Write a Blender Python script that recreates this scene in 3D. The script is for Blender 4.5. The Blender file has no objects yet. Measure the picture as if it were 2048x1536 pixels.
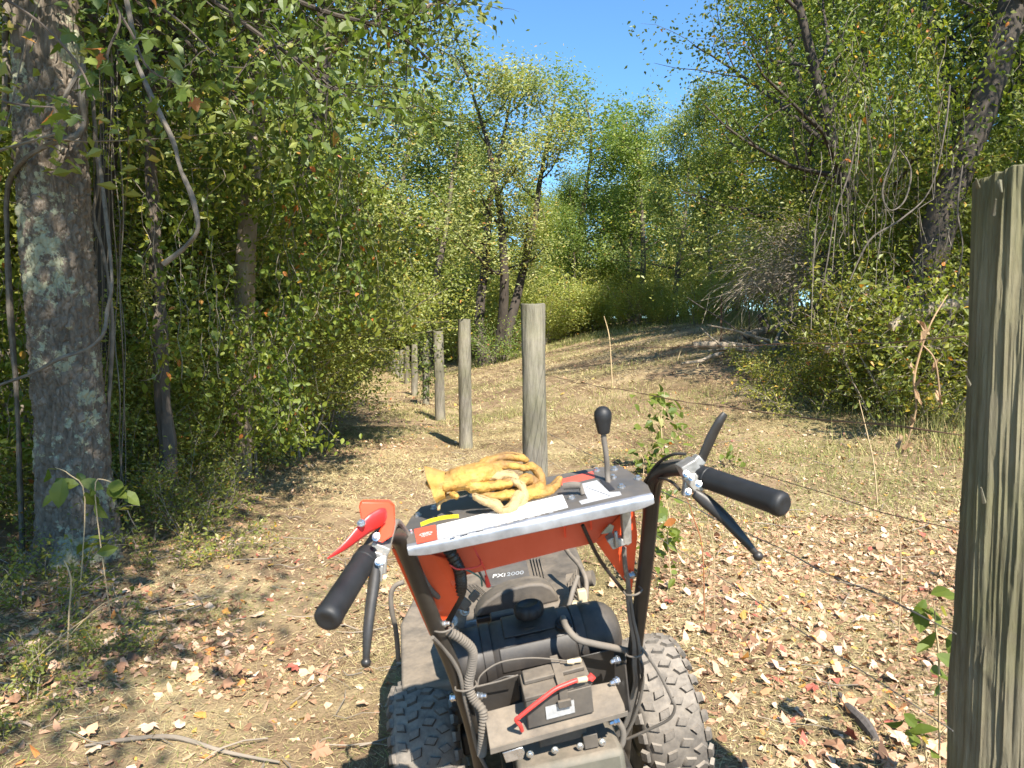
import bpy, bmesh, math, random
import numpy as np
from mathutils import Vector, Matrix, Euler

S = bpy.context.scene
COL = S.collection
# ------------------------------------------------------------------ camera
F_PX = 1419.0
PITCH = math.radians(3.15)
CAM_Z = 1.40
cam = bpy.data.cameras.new('camera')
cam.sensor_width = 36.0
cam.lens = 36.0 * F_PX / 2048.0
cam.clip_start = 0.05
cam.clip_end = 1500
cam.dof.use_dof = True
cam.dof.focus_distance = 6.5
cam.dof.aperture_fstop = 11.0
camo = bpy.data.objects.new('camera', cam)
COL.objects.link(camo)
camo.location = (0, 0, CAM_Z)
camo.rotation_euler = (math.pi / 2 - PITCH, 0, 0)
S.camera = camo
# ------------------------------------------------------------------ sky and sun
SUN = Vector((0.36, -0.93, 1.02)).normalized()
SUN_EL = math.asin(SUN.z)
SUN_AZ = math.atan2(SUN.x, SUN.y)
w = bpy.data.worlds.new('World')
S.world = w
w.use_nodes = True
nt = w.node_tree
nt.nodes.clear()
sky = nt.nodes.new('ShaderNodeTexSky')
sky.sky_type = 'NISHITA'
sky.sun_disc = False
sky.sun_elevation = SUN_EL
sky.sun_rotation = SUN_AZ
sky.air_density = 1.0
sky.dust_density = 0.0
sky.ozone_density = 6.0
bg = nt.nodes.new('ShaderNodeBackground')
bg.inputs['Strength'].default_value = 0.115
out = nt.nodes.new('ShaderNodeOutputWorld')
tintn = nt.nodes.new('ShaderNodeMix'); tintn.data_type = 'RGBA'; tintn.blend_type = 'MULTIPLY'; tintn.inputs[0].default_value = 1.0
tintn.inputs[7].default_value = (0.78, 1.0, 1.04, 1)   # clear autumn air: a touch deeper blue
nt.links.new(sky.outputs[0], tintn.inputs[6])
nt.links.new(tintn.outputs[2], bg.inputs[0])
nt.links.new(bg.outputs[0], out.inputs[0])
sl = bpy.data.lights.new('sun', 'SUN')
sl.energy = 5.0
sl.angle = math.radians(0.5)
sl.color = (1.0, 0.93, 0.82)
so = bpy.data.objects.new('sun', sl)
COL.objects.link(so)
so.location = (8, -20, 25)
so.rotation_euler = SUN.to_track_quat('Z', 'Y').to_euler()
S.view_settings.view_transform = 'Standard'
S.view_settings.look = 'None'
S.view_settings.gamma = 1.0
S.view_settings.exposure = 1.22
S.view_settings.use_curve_mapping = False
S.render.engine = 'CYCLES'
S.cycles.max_bounces = 8
S.cycles.transparent_max_bounces = 8
S.cycles.use_adaptive_sampling = True

# ------------------------------------------------------------------ small maths
def smooth(t):
    t = np.clip(t, 0, 1)
    return t * t * (3 - 2 * t)

def hsh(ix, iy, iz=0):
    n = (ix * 374761393 + iy * 668265263 + iz * 2147483647) & 0x7fffffff
    n = (n ^ (n >> 13)) * 1274126177 & 0x7fffffff
    n = (n ^ (n >> 16)) * 974634741 & 0x7fffffff
    return ((n ^ (n >> 15)) & 0xffff) / 65535.0

def vnoise(x, y, seed=0):
    x = np.asarray(x, float); y = np.asarray(y, float)
    ix = np.floor(x).astype(np.int64); iy = np.floor(y).astype(np.int64)
    fx = x - ix; fy = y - iy
    fx = fx * fx * (3 - 2 * fx); fy = fy * fy * (3 - 2 * fy)
    a = hsh(ix, iy, seed); b = hsh(ix + 1, iy, seed); c = hsh(ix, iy + 1, seed); d = hsh(ix + 1, iy + 1, seed)
    return (a * (1 - fx) + b * fx) * (1 - fy) + (c * (1 - fx) + d * fx) * fy

def fbm(x, y, seed=0, o=4):
    s = 0; a = 0.5; t = 0
    for k in range(o):
        s = s + a * vnoise(x * 2 ** k, y * 2 ** k, seed + k); t += a; a *= 0.5
    return s / t

def worley(x, y, seed=0):
    ix = np.floor(x).astype(np.int64); iy = np.floor(y).astype(np.int64)
    f1 = np.full(x.shape, 9.0); f2 = np.full(x.shape, 9.0); idv = np.zeros(x.shape)
    for dx in (-1, 0, 1):
        for dy in (-1, 0, 1):
            cx = ix + dx; cy = iy + dy
            px = cx + hsh(cx, cy, seed); py = cy + hsh(cx, cy, seed + 7)
            d = np.hypot(x - px, y - py)
            n = d < f1
            f2 = np.where(n, f1, np.minimum(f2, d))
            idv = np.where(n, hsh(cx, cy, seed + 13), idv)
            f1 = np.where(n, d, f1)
    return f1, f2, idv

# ------------------------------------------------------------------ terrain
def terrain(x, y):
    x = np.asarray(x, float); y = np.asarray(y, float)
    xl = 0.94 - 0.2 * (y - 1.35)                    # the line of the fence
    s = x - xl
    ramp = smooth((y - 3.0) / 12.0)
    rise = np.minimum(np.maximum(s - 0.6, 0), 16) * 0.235 * ramp
    rise = rise * (1 - 0.25 * smooth((s - 7) / 10))
    far = smooth((y - 26) / 60) * 1.2
    left = smooth((-s - 2.6) / 6) * 0.35 * smooth((y - 3) / 6)
    tilt = 0.075 * np.tanh((x - 0.12) / 0.45) * (1 - smooth((y - 3.2) / 4))
    big = (fbm(x * 0.35 + 40, y * 0.35 + 40, 5, 3) - 0.5) * 0.16 * smooth((np.hypot(x - 0.1, y - 1.9) - 0.8) / 1.5)
    small = (fbm(x * 2.3 + 90, y * 2.3 + 90, 9, 3) - 0.5) * 0.05 * smooth((np.hypot(x - 0.1, y - 1.9) - 0.5) / 1.0)
    rut = -0.03 * np.exp(-((x + 0.9) / 0.25) ** 2) * (1 - smooth((y - 3) / 3))
    return rise + far + left + tilt + big + small + rut

def ray(px, py):
    u = (px - 1024) / F_PX; v = -(py - 768) / F_PX
    return Vector((u, math.cos(PITCH) + v * math.sin(PITCH), -math.sin(PITCH) + v * math.cos(PITCH)))

def W(px, py, D):
    r = ray(px, py)
    return Vector((0, 0, CAM_Z)) + r * (D / r.y)

def G(px, py, dmin=1.0, dmax=90):
    D = dmin
    while D < dmax:
        p = W(px, py, D)
        if p.z <= float(terrain(p.x, p.y)):
            break
        D *= 1.01
    p = W(px, py, D); p.z = float(terrain(p.x, p.y))
    return p

def gz(x, y):
    return float(terrain(x, y))

# ------------------------------------------------------------------ objects
def link(o, parent=None):
    COL.objects.link(o)
    if parent is not None:
        o.parent = parent
    return o

def tag(o, label=None, cat=None, group=None, kind=None):
    if label: o['label'] = label
    if cat: o['category'] = cat
    if group: o['group'] = group
    if kind: o['kind'] = kind
    return o

def empty(name, loc, label=None, cat=None, group=None, rot=(0, 0, 0)):
    o = bpy.data.objects.new(name, None)
    o.empty_display_size = 0.1
    link(o)
    o.location = loc; o.rotation_euler = rot
    return tag(o, label, cat, group)

def np_mesh(name, V, F, mats, smooth_=False, tone=None, mi=None):
    V = np.asarray(V, np.float32); F = np.asarray(F, np.int32)
    k = F.shape[1]
    me = bpy.data.meshes.new(name)
    me.vertices.add(len(V)); me.vertices.foreach_set('co', V.ravel())
    me.loops.add(F.size); me.loops.foreach_set('vertex_index', F.ravel())
    me.polygons.add(len(F))
    me.polygons.foreach_set('loop_start', np.arange(0, F.size, k, dtype=np.int32))
    me.polygons.foreach_set('loop_total', np.full(len(F), k, np.int32))
    if mi is not None:
        me.polygons.foreach_set('material_index', np.asarray(mi, np.int32))
    me.polygons.foreach_set('use_smooth', np.full(len(F), smooth_, bool))
    if tone is not None:
        a = me.attributes.new('tone', 'FLOAT', 'FACE')
        a.data.foreach_set('value', np.asarray(tone, np.float32))
    me.update(calc_edges=True)
    me.validate()
    for m in (mats if isinstance(mats, (list, tuple)) else [mats]):
        me.materials.append(m)
    return me

def mobj(name, me, parent=None):
    return link(bpy.data.objects.new(name, me), parent)

class MB:
    def __init__(s): s.v = []; s.f = []
    def add(s, v, f):
        b = len(s.v); s.v += [tuple(p) for p in v]; s.f += [tuple(i + b for i in q) for q in f]
    def box(s, c, d, rot=None):
        hx, hy, hz = d[0] / 2, d[1] / 2, d[2] / 2
        R = rot if rot is not None else Matrix.Identity(3)
        vs = [Vector(c) + R @ Vector((x * hx, y * hy, z * hz)) for x in (-1, 1) for y in (-1, 1) for z in (-1, 1)]
        s.add(vs, [(0, 1, 3, 2), (4, 6, 7, 5), (0, 4, 5, 1), (2, 3, 7, 6), (0, 2, 6, 4), (1, 5, 7, 3)])
    def tube(s, pts, r, n=8, caps=True, sub=0, ell=None, up0=None):
        pts = [Vector(p) for p in pts]
        rs = list(r) if isinstance(r, (list, tuple)) else [r] * len(pts)
        if sub:
            P = []; Rr = []
            for i in range(len(pts) - 1):
                p0 = pts[max(i - 1, 0)]; p1 = pts[i]; p2 = pts[i + 1]; p3 = pts[min(i + 2, len(pts) - 1)]
                for k in range(sub):
                    t = k / sub
                    P.append(0.5 * ((2 * p1) + (p2 - p0) * t + (2 * p0 - 5 * p1 + 4 * p2 - p3) * t * t + (3 * p1 - p0 - 3 * p2 + p3) * t ** 3))
                    Rr.append(rs[i] * (1 - t) + rs[i + 1] * t)
            P.append(pts[-1]); Rr.append(rs[-1]); pts, rs = P, Rr
        b = len(s.v)
        up = Vector(up0) if up0 is not None else None
        for i, p in enumerate(pts):
            d = (pts[min(i + 1, len(pts) - 1)] - pts[max(i - 1, 0)])
            d = d.normalized() if d.length > 1e-9 else Vector((0, 0, 1))
            if up is None:
                up = Vector((0, 0, 1)) if abs(d.z) < 0.9 else Vector((1, 0, 0))
            a = d.cross(up).normalized(); up = a.cross(d).normalized()
            for k in range(n):
                t = 2 * math.pi * k / n
                e = ell or (1, 1)
                s.v.append(tuple(p + (a * math.cos(t) * e[0] + up * math.sin(t) * e[1]) * rs[i]))
        for i in range(len(pts) - 1):
            for k in range(n):
                k2 = (k + 1) % n
                s.f.append((b + i * n + k, b + i * n + k2, b + (i + 1) * n + k2, b + (i + 1) * n + k))
        if caps:
            s.f.append(tuple(b + k for k in range(n))[::-1])
            e_ = b + (len(pts) - 1) * n
            s.f.append(tuple(e_ + k for k in range(n)))
    def lathe(s, c, axis, prof, n=24):
        """prof: (distance along the axis, radius)"""
        ax = Vector(axis).normalized()
        u = ax.cross(Vector((0, 0, 1)) if abs(ax.z) < 0.9 else Vector((1, 0, 0))).normalized(); v = ax.cross(u)
        b = len(s.v)
        for h, r in prof:
            for k in range(n):
                t = 2 * math.pi * k / n
                s.v.append(tuple(Vector(c) + ax * h + (u * math.cos(t) + v * math.sin(t)) * max(r, 1e-5)))
        for i in range(len(prof) - 1):
            for k in range(n):
                k2 = (k + 1) % n
                s.f.append((b + i * n + k, b + i * n + k2, b + (i + 1) * n + k2, b + (i + 1) * n + k))
        s.f.append(tuple(b + k for k in range(n))[::-1])
        s.f.append(tuple(b + (len(prof) - 1) * n + k for k in range(n)))
    def prism(s, poly, off):
        """polygon (3-D points) swept by the vector off"""
        n = len(poly); off = Vector(off)
        vs = [Vector(p) for p in poly] + [Vector(p) + off for p in poly]
        s.add(vs, [tuple(range(n))[::-1], tuple(range(n, 2 * n))] + [(i, (i + 1) % n, n + (i + 1) % n, n + i) for i in range(n)])
    def build(s, name, mat, parent=None, smooth_=True, bevel=0.0, seg=2, auto=40):
        me = bpy.data.meshes.new(name)
        me.from_pydata(s.v, [], s.f); me.update()
        bm = bmesh.new(); bm.from_mesh(me); bmesh.ops.recalc_face_normals(bm, faces=bm.faces); bm.to_mesh(me); bm.free()
        me.materials.append(mat)
        o = mobj(name, me, parent)
        if bevel:
            m = o.modifiers.new('bevel', 'BEVEL'); m.width = bevel; m.segments = seg; m.limit_method = 'ANGLE'; m.angle_limit = math.radians(35)
            smooth_ = True
        if smooth_:
            me.polygons.foreach_set('use_smooth', [True] * len(me.polygons))
            try: me.set_sharp_from_angle(angle=math.radians(auto))
            except Exception: pass
        return o

# ------------------------------------------------------------------ materials
def nodes(name):
    m = bpy.data.materials.new(name); m.use_nodes = True
    n = m.node_tree; n.nodes.clear()
    return m, n, n.nodes, n.links

def ramp(N, stops):
    r = N.new('ShaderNodeValToRGB')
    e = r.color_ramp.elements
    while len(e) > 1: e.remove(e[0])
    e[0].position = stops[0][0]; e[0].color = (*stops[0][1], 1)
    for p, c in stops[1:]:
        q = e.new(p); q.color = (*c, 1)
    return r

def tex(N, Lk, co, kind='Noise', scale=5, detail=4, rough=0.6, stretch=None):
    if stretch:
        mp = N.new('ShaderNodeMapping'); mp.inputs['Scale'].default_value = stretch
        Lk.new(co, mp.inputs[0]); co = mp.outputs[0]
    t = N.new('ShaderNodeTex' + kind)
    t.inputs['Scale'].default_value = scale
    if kind == 'Noise':
        t.inputs['Detail'].default_value = detail; t.inputs['Roughness'].default_value = rough
    Lk.new(co, t.inputs['Vector'])
    return t

def mixc(N, Lk, fac, a, b, mode='MIX'):
    m = N.new('ShaderNodeMix'); m.data_type = 'RGBA'; m.blend_type = mode
    for sock, val in ((m.inputs[0], fac), (m.inputs[6], a), (m.inputs[7], b)):
        if hasattr(val, 'node'): Lk.new(val, sock)
        elif isinstance(val, (int, float)): sock.default_value = val
        else: sock.default_value = (*val, 1)
    return m.outputs[2]

def mathn(N, Lk, op, a, b=0.0, clamp=False):
    m = N.new('ShaderNodeMath'); m.operation = op; m.use_clamp = clamp
    for sock, val in ((m.inputs[0], a), (m.inputs[1], b)):
        if hasattr(val, 'node'): Lk.new(val, sock)
        else: sock.default_value = val
    return m.outputs[0]

def leaf_mat(name, stops, trans=0.42, gloss=0.035):
    m, n, N, Lk = nodes(name)
    at = N.new('ShaderNodeAttribute'); at.attribute_name = 'tone'
    r = ramp(N, stops); Lk.new(at.outputs['Fac'], r.inputs[0])
    oi = N.new('ShaderNodeObjectInfo')
    c = mixc(N, Lk, 1.0, r.outputs[0], oi.outputs['Color'], 'MULTIPLY')
    d = N.new('ShaderNodeBsdfDiffuse'); t = N.new('ShaderNodeBsdfTranslucent'); g = N.new('ShaderNodeBsdfGlossy')
    g.inputs['Roughness'].default_value = 0.5; g.inputs['Color'].default_value = (0.9, 0.95, 1, 1)
    Lk.new(c, d.inputs[0])
    c2 = mixc(N, Lk, 1.0, c, (1.1, 1.2, 0.62), 'MULTIPLY'); Lk.new(c2, t.inputs[0])
    a = N.new('ShaderNodeMixShader'); a.inputs[0].default_value = trans; Lk.new(d.outputs[0], a.inputs[1]); Lk.new(t.outputs[0], a.inputs[2])
    b = N.new('ShaderNodeMixShader'); b.inputs[0].default_value = gloss; Lk.new(a.outputs[0], b.inputs[1]); Lk.new(g.outputs[0], b.inputs[2])
    o = N.new('ShaderNodeOutputMaterial'); Lk.new(b.outputs[0], o.inputs[0])
    return m

def tone_mat(name, stops, rough=0.85):
    """flat colour picked per face by the attribute 'tone' (straw, litter, twigs)"""
    m, n, N, Lk = nodes(name)
    at = N.new('ShaderNodeAttribute'); at.attribute_name = 'tone'
    r = ramp(N, stops); Lk.new(at.outputs['Fac'], r.inputs[0])
    p = N.new('ShaderNodeBsdfPrincipled'); p.inputs['Roughness'].default_value = rough
    p.inputs['Specular IOR Level'].default_value = 0.25
    Lk.new(r.outputs[0], p.inputs['Base Color'])
    o = N.new('ShaderNodeOutputMaterial'); Lk.new(p.outputs[0], o.inputs[0])
    return m

def surf(name, col, rough=0.5, metal=0.0, var=0.25, scale=12, bump=0.15, bscale=60, dust=0.0, stretch=None, spec=0.5, dcol=(0.25, 0.205, 0.155), bd=0.002):
    m, n, N, Lk = nodes(name)
    tc = N.new('ShaderNodeTexCoord'); co = tc.outputs['Object']
    t = tex(N, Lk, co, scale=scale, detail=6, stretch=stretch)
    r = ramp(N, [(0.3, tuple(c * (1 - var) for c in col)), (0.7, tuple(min(1, c * (1 + var)) for c in col))])
    Lk.new(t.outputs['Fac'], r.inputs[0]); c = r.outputs[0]
    p = N.new('ShaderNodeBsdfPrincipled')
    p.inputs['Metallic'].default_value = metal; p.inputs['Specular IOR Level'].default_value = spec
    rgh = None
    if dust:
        g = N.new('ShaderNodeNewGeometry'); sp = N.new('ShaderNodeSeparateXYZ'); Lk.new(g.outputs['Normal'], sp.inputs[0])
        up = mathn(N, Lk, 'MULTIPLY_ADD', sp.outputs['Z'], 0.55); up.node.inputs[2].default_value = 0.35
        t2 = tex(N, Lk, co, scale=9, detail=8, rough=0.7)
        rr = ramp(N, [(0.36, (0, 0, 0)), (0.62, (1, 1, 1))]); Lk.new(t2.outputs['Fac'], rr.inputs[0])
        a = mathn(N, Lk, 'MULTIPLY', up, rr.outputs[0]); a2 = mathn(N, Lk, 'MULTIPLY_ADD', up, 0.5); Lk.new(a, a2.node.inputs[2])
        fac = mathn(N, Lk, 'MULTIPLY', a2, dust, True)
        t3 = tex(N, Lk, co, scale=70, detail=3)
        dc = mixc(N, Lk, t3.outputs['Fac'], tuple(x * 0.75 for x in dcol), tuple(x * 1.2 for x in dcol))
        c = mixc(N, Lk, fac, c, dc)
        rgh = mathn(N, Lk, 'MULTIPLY_ADD', fac, 0.9 - rough); rgh.node.inputs[2].default_value = rough
        Lk.new(rgh, p.inputs['Roughness'])
    else:
        rr = mathn(N, Lk, 'MULTIPLY_ADD', t.outputs['Fac'], 0.25); rr.node.inputs[2].default_value = rough - 0.12
        Lk.new(rr, p.inputs['Roughness'])
    Lk.new(c, p.inputs['Base Color'])
    if bump:
        tb = tex(N, Lk, co, scale=bscale, detail=5, stretch=stretch)
        b = N.new('ShaderNodeBump'); b.inputs['Strength'].default_value = bump; b.inputs['Distance'].default_value = bd
        Lk.new(tb.outputs['Fac'], b.inputs['Height']); Lk.new(b.outputs[0], p.inputs['Normal'])
    o = N.new('ShaderNodeOutputMaterial'); Lk.new(p.outputs[0], o.inputs[0])
    return m

GREEN = [(0.0, (0.052, 0.075, 0.015)), (0.3, (0.100, 0.137, 0.026)), (0.6, (0.170, 0.205, 0.042)), (0.85, (0.27, 0.275, 0.07)), (0.94, (0.38, 0.33, 0.05)), (0.975, (0.42, 0.24, 0.05)), (1.0, (0.42, 0.13, 0.05))]
OLIVE = [(0.0, (0.085, 0.115, 0.028)), (0.35, (0.155, 0.195, 0.05)), (0.7, (0.25, 0.28, 0.085)), (0.88, (0.32, 0.30, 0.09)), (0.96, (0.42, 0.33, 0.1)), (1.0, (0.45, 0.2, 0.07))]
M_leaf = leaf_mat('leaf_green', GREEN)
M_olive = leaf_mat('leaf_olive', OLIVE)
M_big = leaf_mat('leaf_maple', [(0, (0.055, 0.09, 0.014)), (0.5, (0.11, 0.16, 0.026)), (0.8, (0.20, 0.24, 0.045)), (0.93, (0.3, 0.28, 0.04)), (0.97, (0.5, 0.2, 0.06)), (1, (0.5, 0.16, 0.06))], trans=0.45, gloss=0.025)
M_straw = tone_mat('straw', [(0, (0.22, 0.16, 0.08)), (0.3, (0.39, 0.305, 0.15)), (0.65, (0.56, 0.46, 0.24)), (0.84, (0.68, 0.58, 0.34)), (0.87, (0.17, 0.21, 0.05)), (1, (0.27, 0.29, 0.08))])
M_grass = tone_mat('grass_green', [(0, (0.10, 0.13, 0.03)), (0.45, (0.20, 0.22, 0.06)), (0.75, (0.36, 0.33, 0.13)), (1, (0.52, 0.42, 0.22))])
M_litter = tone_mat('fallen_leaves', [(0, (0.10, 0.055, 0.035)), (0.2, (0.27, 0.145, 0.085)), (0.45, (0.47, 0.275, 0.17)), (0.65, (0.58, 0.385, 0.26)), (0.8, (0.66, 0.50, 0.36)), (0.9, (0.60, 0.23, 0.06)), (0.95, (0.5, 0.36, 0.08)), (1, (0.33, 0.10, 0.07))], 0.7)
M_vine = surf('vine_bark', (0.17, 0.145, 0.115), 0.9, var=0.4, scale=14, bump=0.8, bscale=50, bd=0.006)
M_darkvine = surf('dark_vine', (0.11, 0.093, 0.075), 0.9, var=0.4, scale=14, bump=0.8, bscale=50, bd=0.006)
M_twig = surf('grey_twig', (0.24, 0.20, 0.155), 0.85, var=0.35, scale=3, bump=0.3, bscale=40)
M_bark = surf('brown_bark', (0.115, 0.09, 0.07), 0.9, var=0.45, scale=6, bump=0.9, bscale=16, stretch=(1, 1, 0.25), bd=0.02)
M_darkbark = surf('dark_bark', (0.06, 0.048, 0.038), 0.9, var=0.4, scale=6, bump=0.9, bscale=16, stretch=(1, 1, 0.25), bd=0.02)
M_palebark = surf('pale_bark', (0.30, 0.235, 0.175), 0.9, var=0.4, scale=7, bump=1.0, bscale=14, stretch=(1, 1, 0.2), bd=0.025)

# ------------------------------------------------------------------ ground
def ground_mat():
    m, n, N, Lk = nodes('leafy_soil')
    tc = N.new('ShaderNodeTexCoord'); co = tc.outputs['Object']
    a = tex(N, Lk, co, scale=0.9, detail=8, rough=0.65)
    r1 = ramp(N, [(0.3, (0.14, 0.095, 0.062)), (0.48, (0.26, 0.185, 0.115)), (0.62, (0.40, 0.315, 0.185)), (0.8, (0.32, 0.25, 0.14))])
    Lk.new(a.outputs['Fac'], r1.inputs[0])
    b = tex(N, Lk, co, scale=45, detail=6, rough=0.75)
    r2 = ramp(N, [(0.3, (0.55, 0.55, 0.55)), (0.7, (1.3, 1.25, 1.2))]); Lk.new(b.outputs['Fac'], r2.inputs[0])
    c = mixc(N, Lk, 0.8, r1.outputs[0], r2.outputs[0], 'MULTIPLY')
    g = tex(N, Lk, co, scale=0.35, detail=5)
    rg = ramp(N, [(0.5, (0, 0, 0)), (0.68, (0.75, 0.75, 0.75))]); Lk.new(g.outputs['Fac'], rg.inputs[0])
    c = mixc(N, Lk, rg.outputs[0], c, (0.15, 0.15, 0.05))
    p = N.new('ShaderNodeBsdfPrincipled'); p.inputs['Roughness'].default_value = 0.95; p.inputs['Specular IOR Level'].default_value = 0.1
    Lk.new(c, p.inputs['Base Color'])
    bu = N.new('ShaderNodeBump'); bu.inputs['Strength'].default_value = 0.8; bu.inputs['Distance'].default_value = 0.012
    Lk.new(b.outputs['Fac'], bu.inputs['Height']); Lk.new(bu.outputs[0], p.inputs['Normal'])
    o = N.new('ShaderNodeOutputMaterial'); Lk.new(p.outputs[0], o.inputs[0])
    return m

def make_ground():
    nx, ny = 300, 360
    u = np.linspace(-1, 1, nx); xs = np.sinh(u * 6.2) / math.sinh(6.2) * 200
    v = np.linspace(0, 1, ny); ys = -25 + 0 * v
    lo = np.linspace(-60, 0.5, 40, endpoint=False)
    hi = 0.5 + (np.exp(np.linspace(0, 1, ny - 40) * 4.6) - 1) / (math.exp(4.6) - 1) * 400
    ys = np.concatenate([lo, hi])
    X, Y = np.meshgrid(xs, ys)
    Z = terrain(X, Y)
    V = np.stack([X, Y, Z], -1).reshape(-1, 3)
    i = np.arange(ny - 1)[:, None] * nx + np.arange(nx - 1)[None, :]
    Fq = np.stack([i, i + 1, i + nx + 1, i + nx], -1).reshape(-1, 4)
    o = mobj('ground', np_mesh('ground', V, Fq, ground_mat(), True))
    return tag(o, kind='structure')
ground = make_ground()

# ------------------------------------------------------------------ foliage generator
def unit(a):
    return a / np.maximum(np.linalg.norm(a, axis=1, keepdims=True), 1e-9)

def leaf_geo(P, size, rng, droop=0.5, width=0.27, tone=None, fold=0.12, up=None, jit=0.3):
    n = len(P)
    a = rng.normal(size=(n, 3)); a[:, 2] = a[:, 2] * 0.5 - droop; a = unit(a)
    r = rng.normal(size=(n, 3)) * 0.55 + np.array([0.3, -0.75, 0.85])
    b = unit(np.cross(a, r)); nn = np.cross(b, a)
    s = size * (1 + jit * rng.normal(size=n)).clip(0.45, 1.8)
    s = s[:, None]
    v0 = P; v2 = P + a * s
    m = P + a * s * 0.42
    v1 = m + b * s * width + nn * s * fold
    v3 = m - b * s * width + nn * s * fold
    V = np.stack([v0, v1, v2, v3], 1).reshape(-1, 3)
    k = np.arange(n)[:, None] * 4
    Fa = np.stack([k + [0, 1, 2], k + [0, 2, 3]], 1).reshape(-1, 3)
    if tone is None: tone = rng.random(n)
    return V, Fa, np.repeat(tone, 2)

def leaf_fancy(P, size, rng, droop=0.5, width=0.3, tone=None, jit=0.3):
    """oval leaves folded along the midrib and bent along their length, 8 triangles each"""
    n = len(P)
    a = rng.normal(size=(n, 3)); a[:, 2] = a[:, 2] * 0.5 - droop; a = unit(a)
    r = rng.normal(size=(n, 3)) * 0.6 + np.array([0.3, -0.7, 0.85])
    b = unit(np.cross(a, r)); nn = np.cross(b, a)
    s = (size * (1 + jit * rng.normal(size=n)).clip(0.4, 1.8))[:, None]
    bend = rng.normal(0.10, 0.12, n)[:, None]; fo = np.abs(rng.normal(0.10, 0.07, n))[:, None]
    def pt(t, w): return P + a * s * t - nn * s * bend * t * t * 1.6 + b * s * w + nn * s * fo * abs(w) / width
    rows = [pt(0, 0)]
    for t, w in ((0.22, 0.72), (0.48, 1.0), (0.76, 0.62)):
        rows += [pt(t, w * width), pt(t, 0), pt(t, -w * width)]
    rows.append(pt(1.0, 0))
    V = np.stack(rows, 1).reshape(-1, 3)
    f = [(0, 2, 1), (0, 3, 2), (1, 2, 5), (1, 5, 4), (2, 3, 6), (2, 6, 5), (4, 5, 8), (4, 8, 7), (5, 6, 9), (5, 9, 8), (7, 8, 10), (8, 9, 10)]
    k = np.arange(n)[:, None] * 11
    Fa = np.stack([k + list(q) for q in f], 1).reshape(-1, 3)
    if tone is None: tone = rng.random(n)
    return V, Fa, np.repeat(tone, len(f))

def join_geo(parts):
    V = []; F = []; T = []; b = 0
    for v, f, t in parts:
        V.append(v); F.append(f + b); T.append(t); b += len(v)
    return np.concatenate(V), np.concatenate(F), np.concatenate(T)

class Tree:
    def __init__(s, seed):
        s.R = random.Random(seed); s.rng = np.random.default_rng(seed); s.mb = MB(); s.anchor = []
    def limb(s, p, d, length, r, depth, kids, up=0.12, wob=0.2, n=7, leafy=True, keep=0.25, sag=0.0):
        R = s.R; pts = [Vector(p)]; d = Vector(d).normalized(); st = length / n; rs = [r]
        for i in range(n):
            d = (d + Vector((R.gauss(0, wob), R.gauss(0, wob), R.gauss(0, wob) + up - sag * i / n))).normalized()
            pts.append(pts[-1] + d * st); rs.append(r * (1 - (1 - keep) * (i + 1) / n))
        s.mb.tube(pts, rs, n=8 if r > 0.05 else (5 if r > 0.015 else 3), caps=False)
        if depth > 0:
            for k in range(kids):
                t = 0.25 + 0.75 * (k + R.random()) / kids
                i = min(int(t * n), n - 1); q = pts[i].lerp(pts[i + 1], t * n - i) if t * n - i <= 1 else pts[-1]
                ax = (pts[i + 1] - pts[i]).normalized()
                side = ax.cross(Vector((R.gauss(0, 1), R.gauss(0, 1), R.gauss(0, 1)))).normalized()
                dd = (ax * R.uniform(0.3, 0.8) + side * R.uniform(0.6, 1.0) + Vector((0, 0, up))).normalized()
                s.limb(q, dd, length * R.uniform(0.35, 0.6) * (1.15 - 0.5 * t), max(rs[i] * 0.5, 0.004), depth - 1, max(3, kids - 1), up, wob * 1.1, max(4, n - 2), True, 0.2, sag)
        if depth <= 1 and leafy:
            for i in range(1, len(pts)):
                s.anchor.append(pts[i]); s.anchor.append(pts[i].lerp(pts[i - 1], 0.5))
    def leaves(s, per, sigma, size, droop=0.5, lo=0.15, hi=0.8, rare=0.05, cap=None, width=0.27, hang=0.0, flt=None, fancy=False):
        A = np.array([tuple(a) for a in s.anchor])
        if flt is not None: A = A[flt(A)]
        if cap and len(A) * per > cap: per = max(1, int(cap / len(A)))
        n = len(A) * per
        ct = s.rng.random(len(A)) * 0.0 + vnoise(A[:, 0] * 0.9 + A[:, 2] * 0.5 + 50, A[:, 1] * 0.9 + A[:, 2] * 0.7 + 50, 3)
        P = np.repeat(A, per, 0) + s.rng.normal(size=(n, 3)) * sigma * np.array([1, 1, 0.8])
        if hang: P[:, 2] -= np.abs(s.rng.normal(size=n)) * hang
        t = lo + (hi - lo) * (0.6 * np.repeat(ct, per) + 0.4 * s.rng.random(n))
        odd = s.rng.random(n) < rare; t[odd] = 0.85 + 0.15 * s.rng.random(odd.sum())
        if fancy: return leaf_fancy(P, size, s.rng, droop, width, t)
        return leaf_geo(P, size, s.rng, droop, width, t)

def crown_height(V):
    return float(np.max(V[:, 2]))

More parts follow.
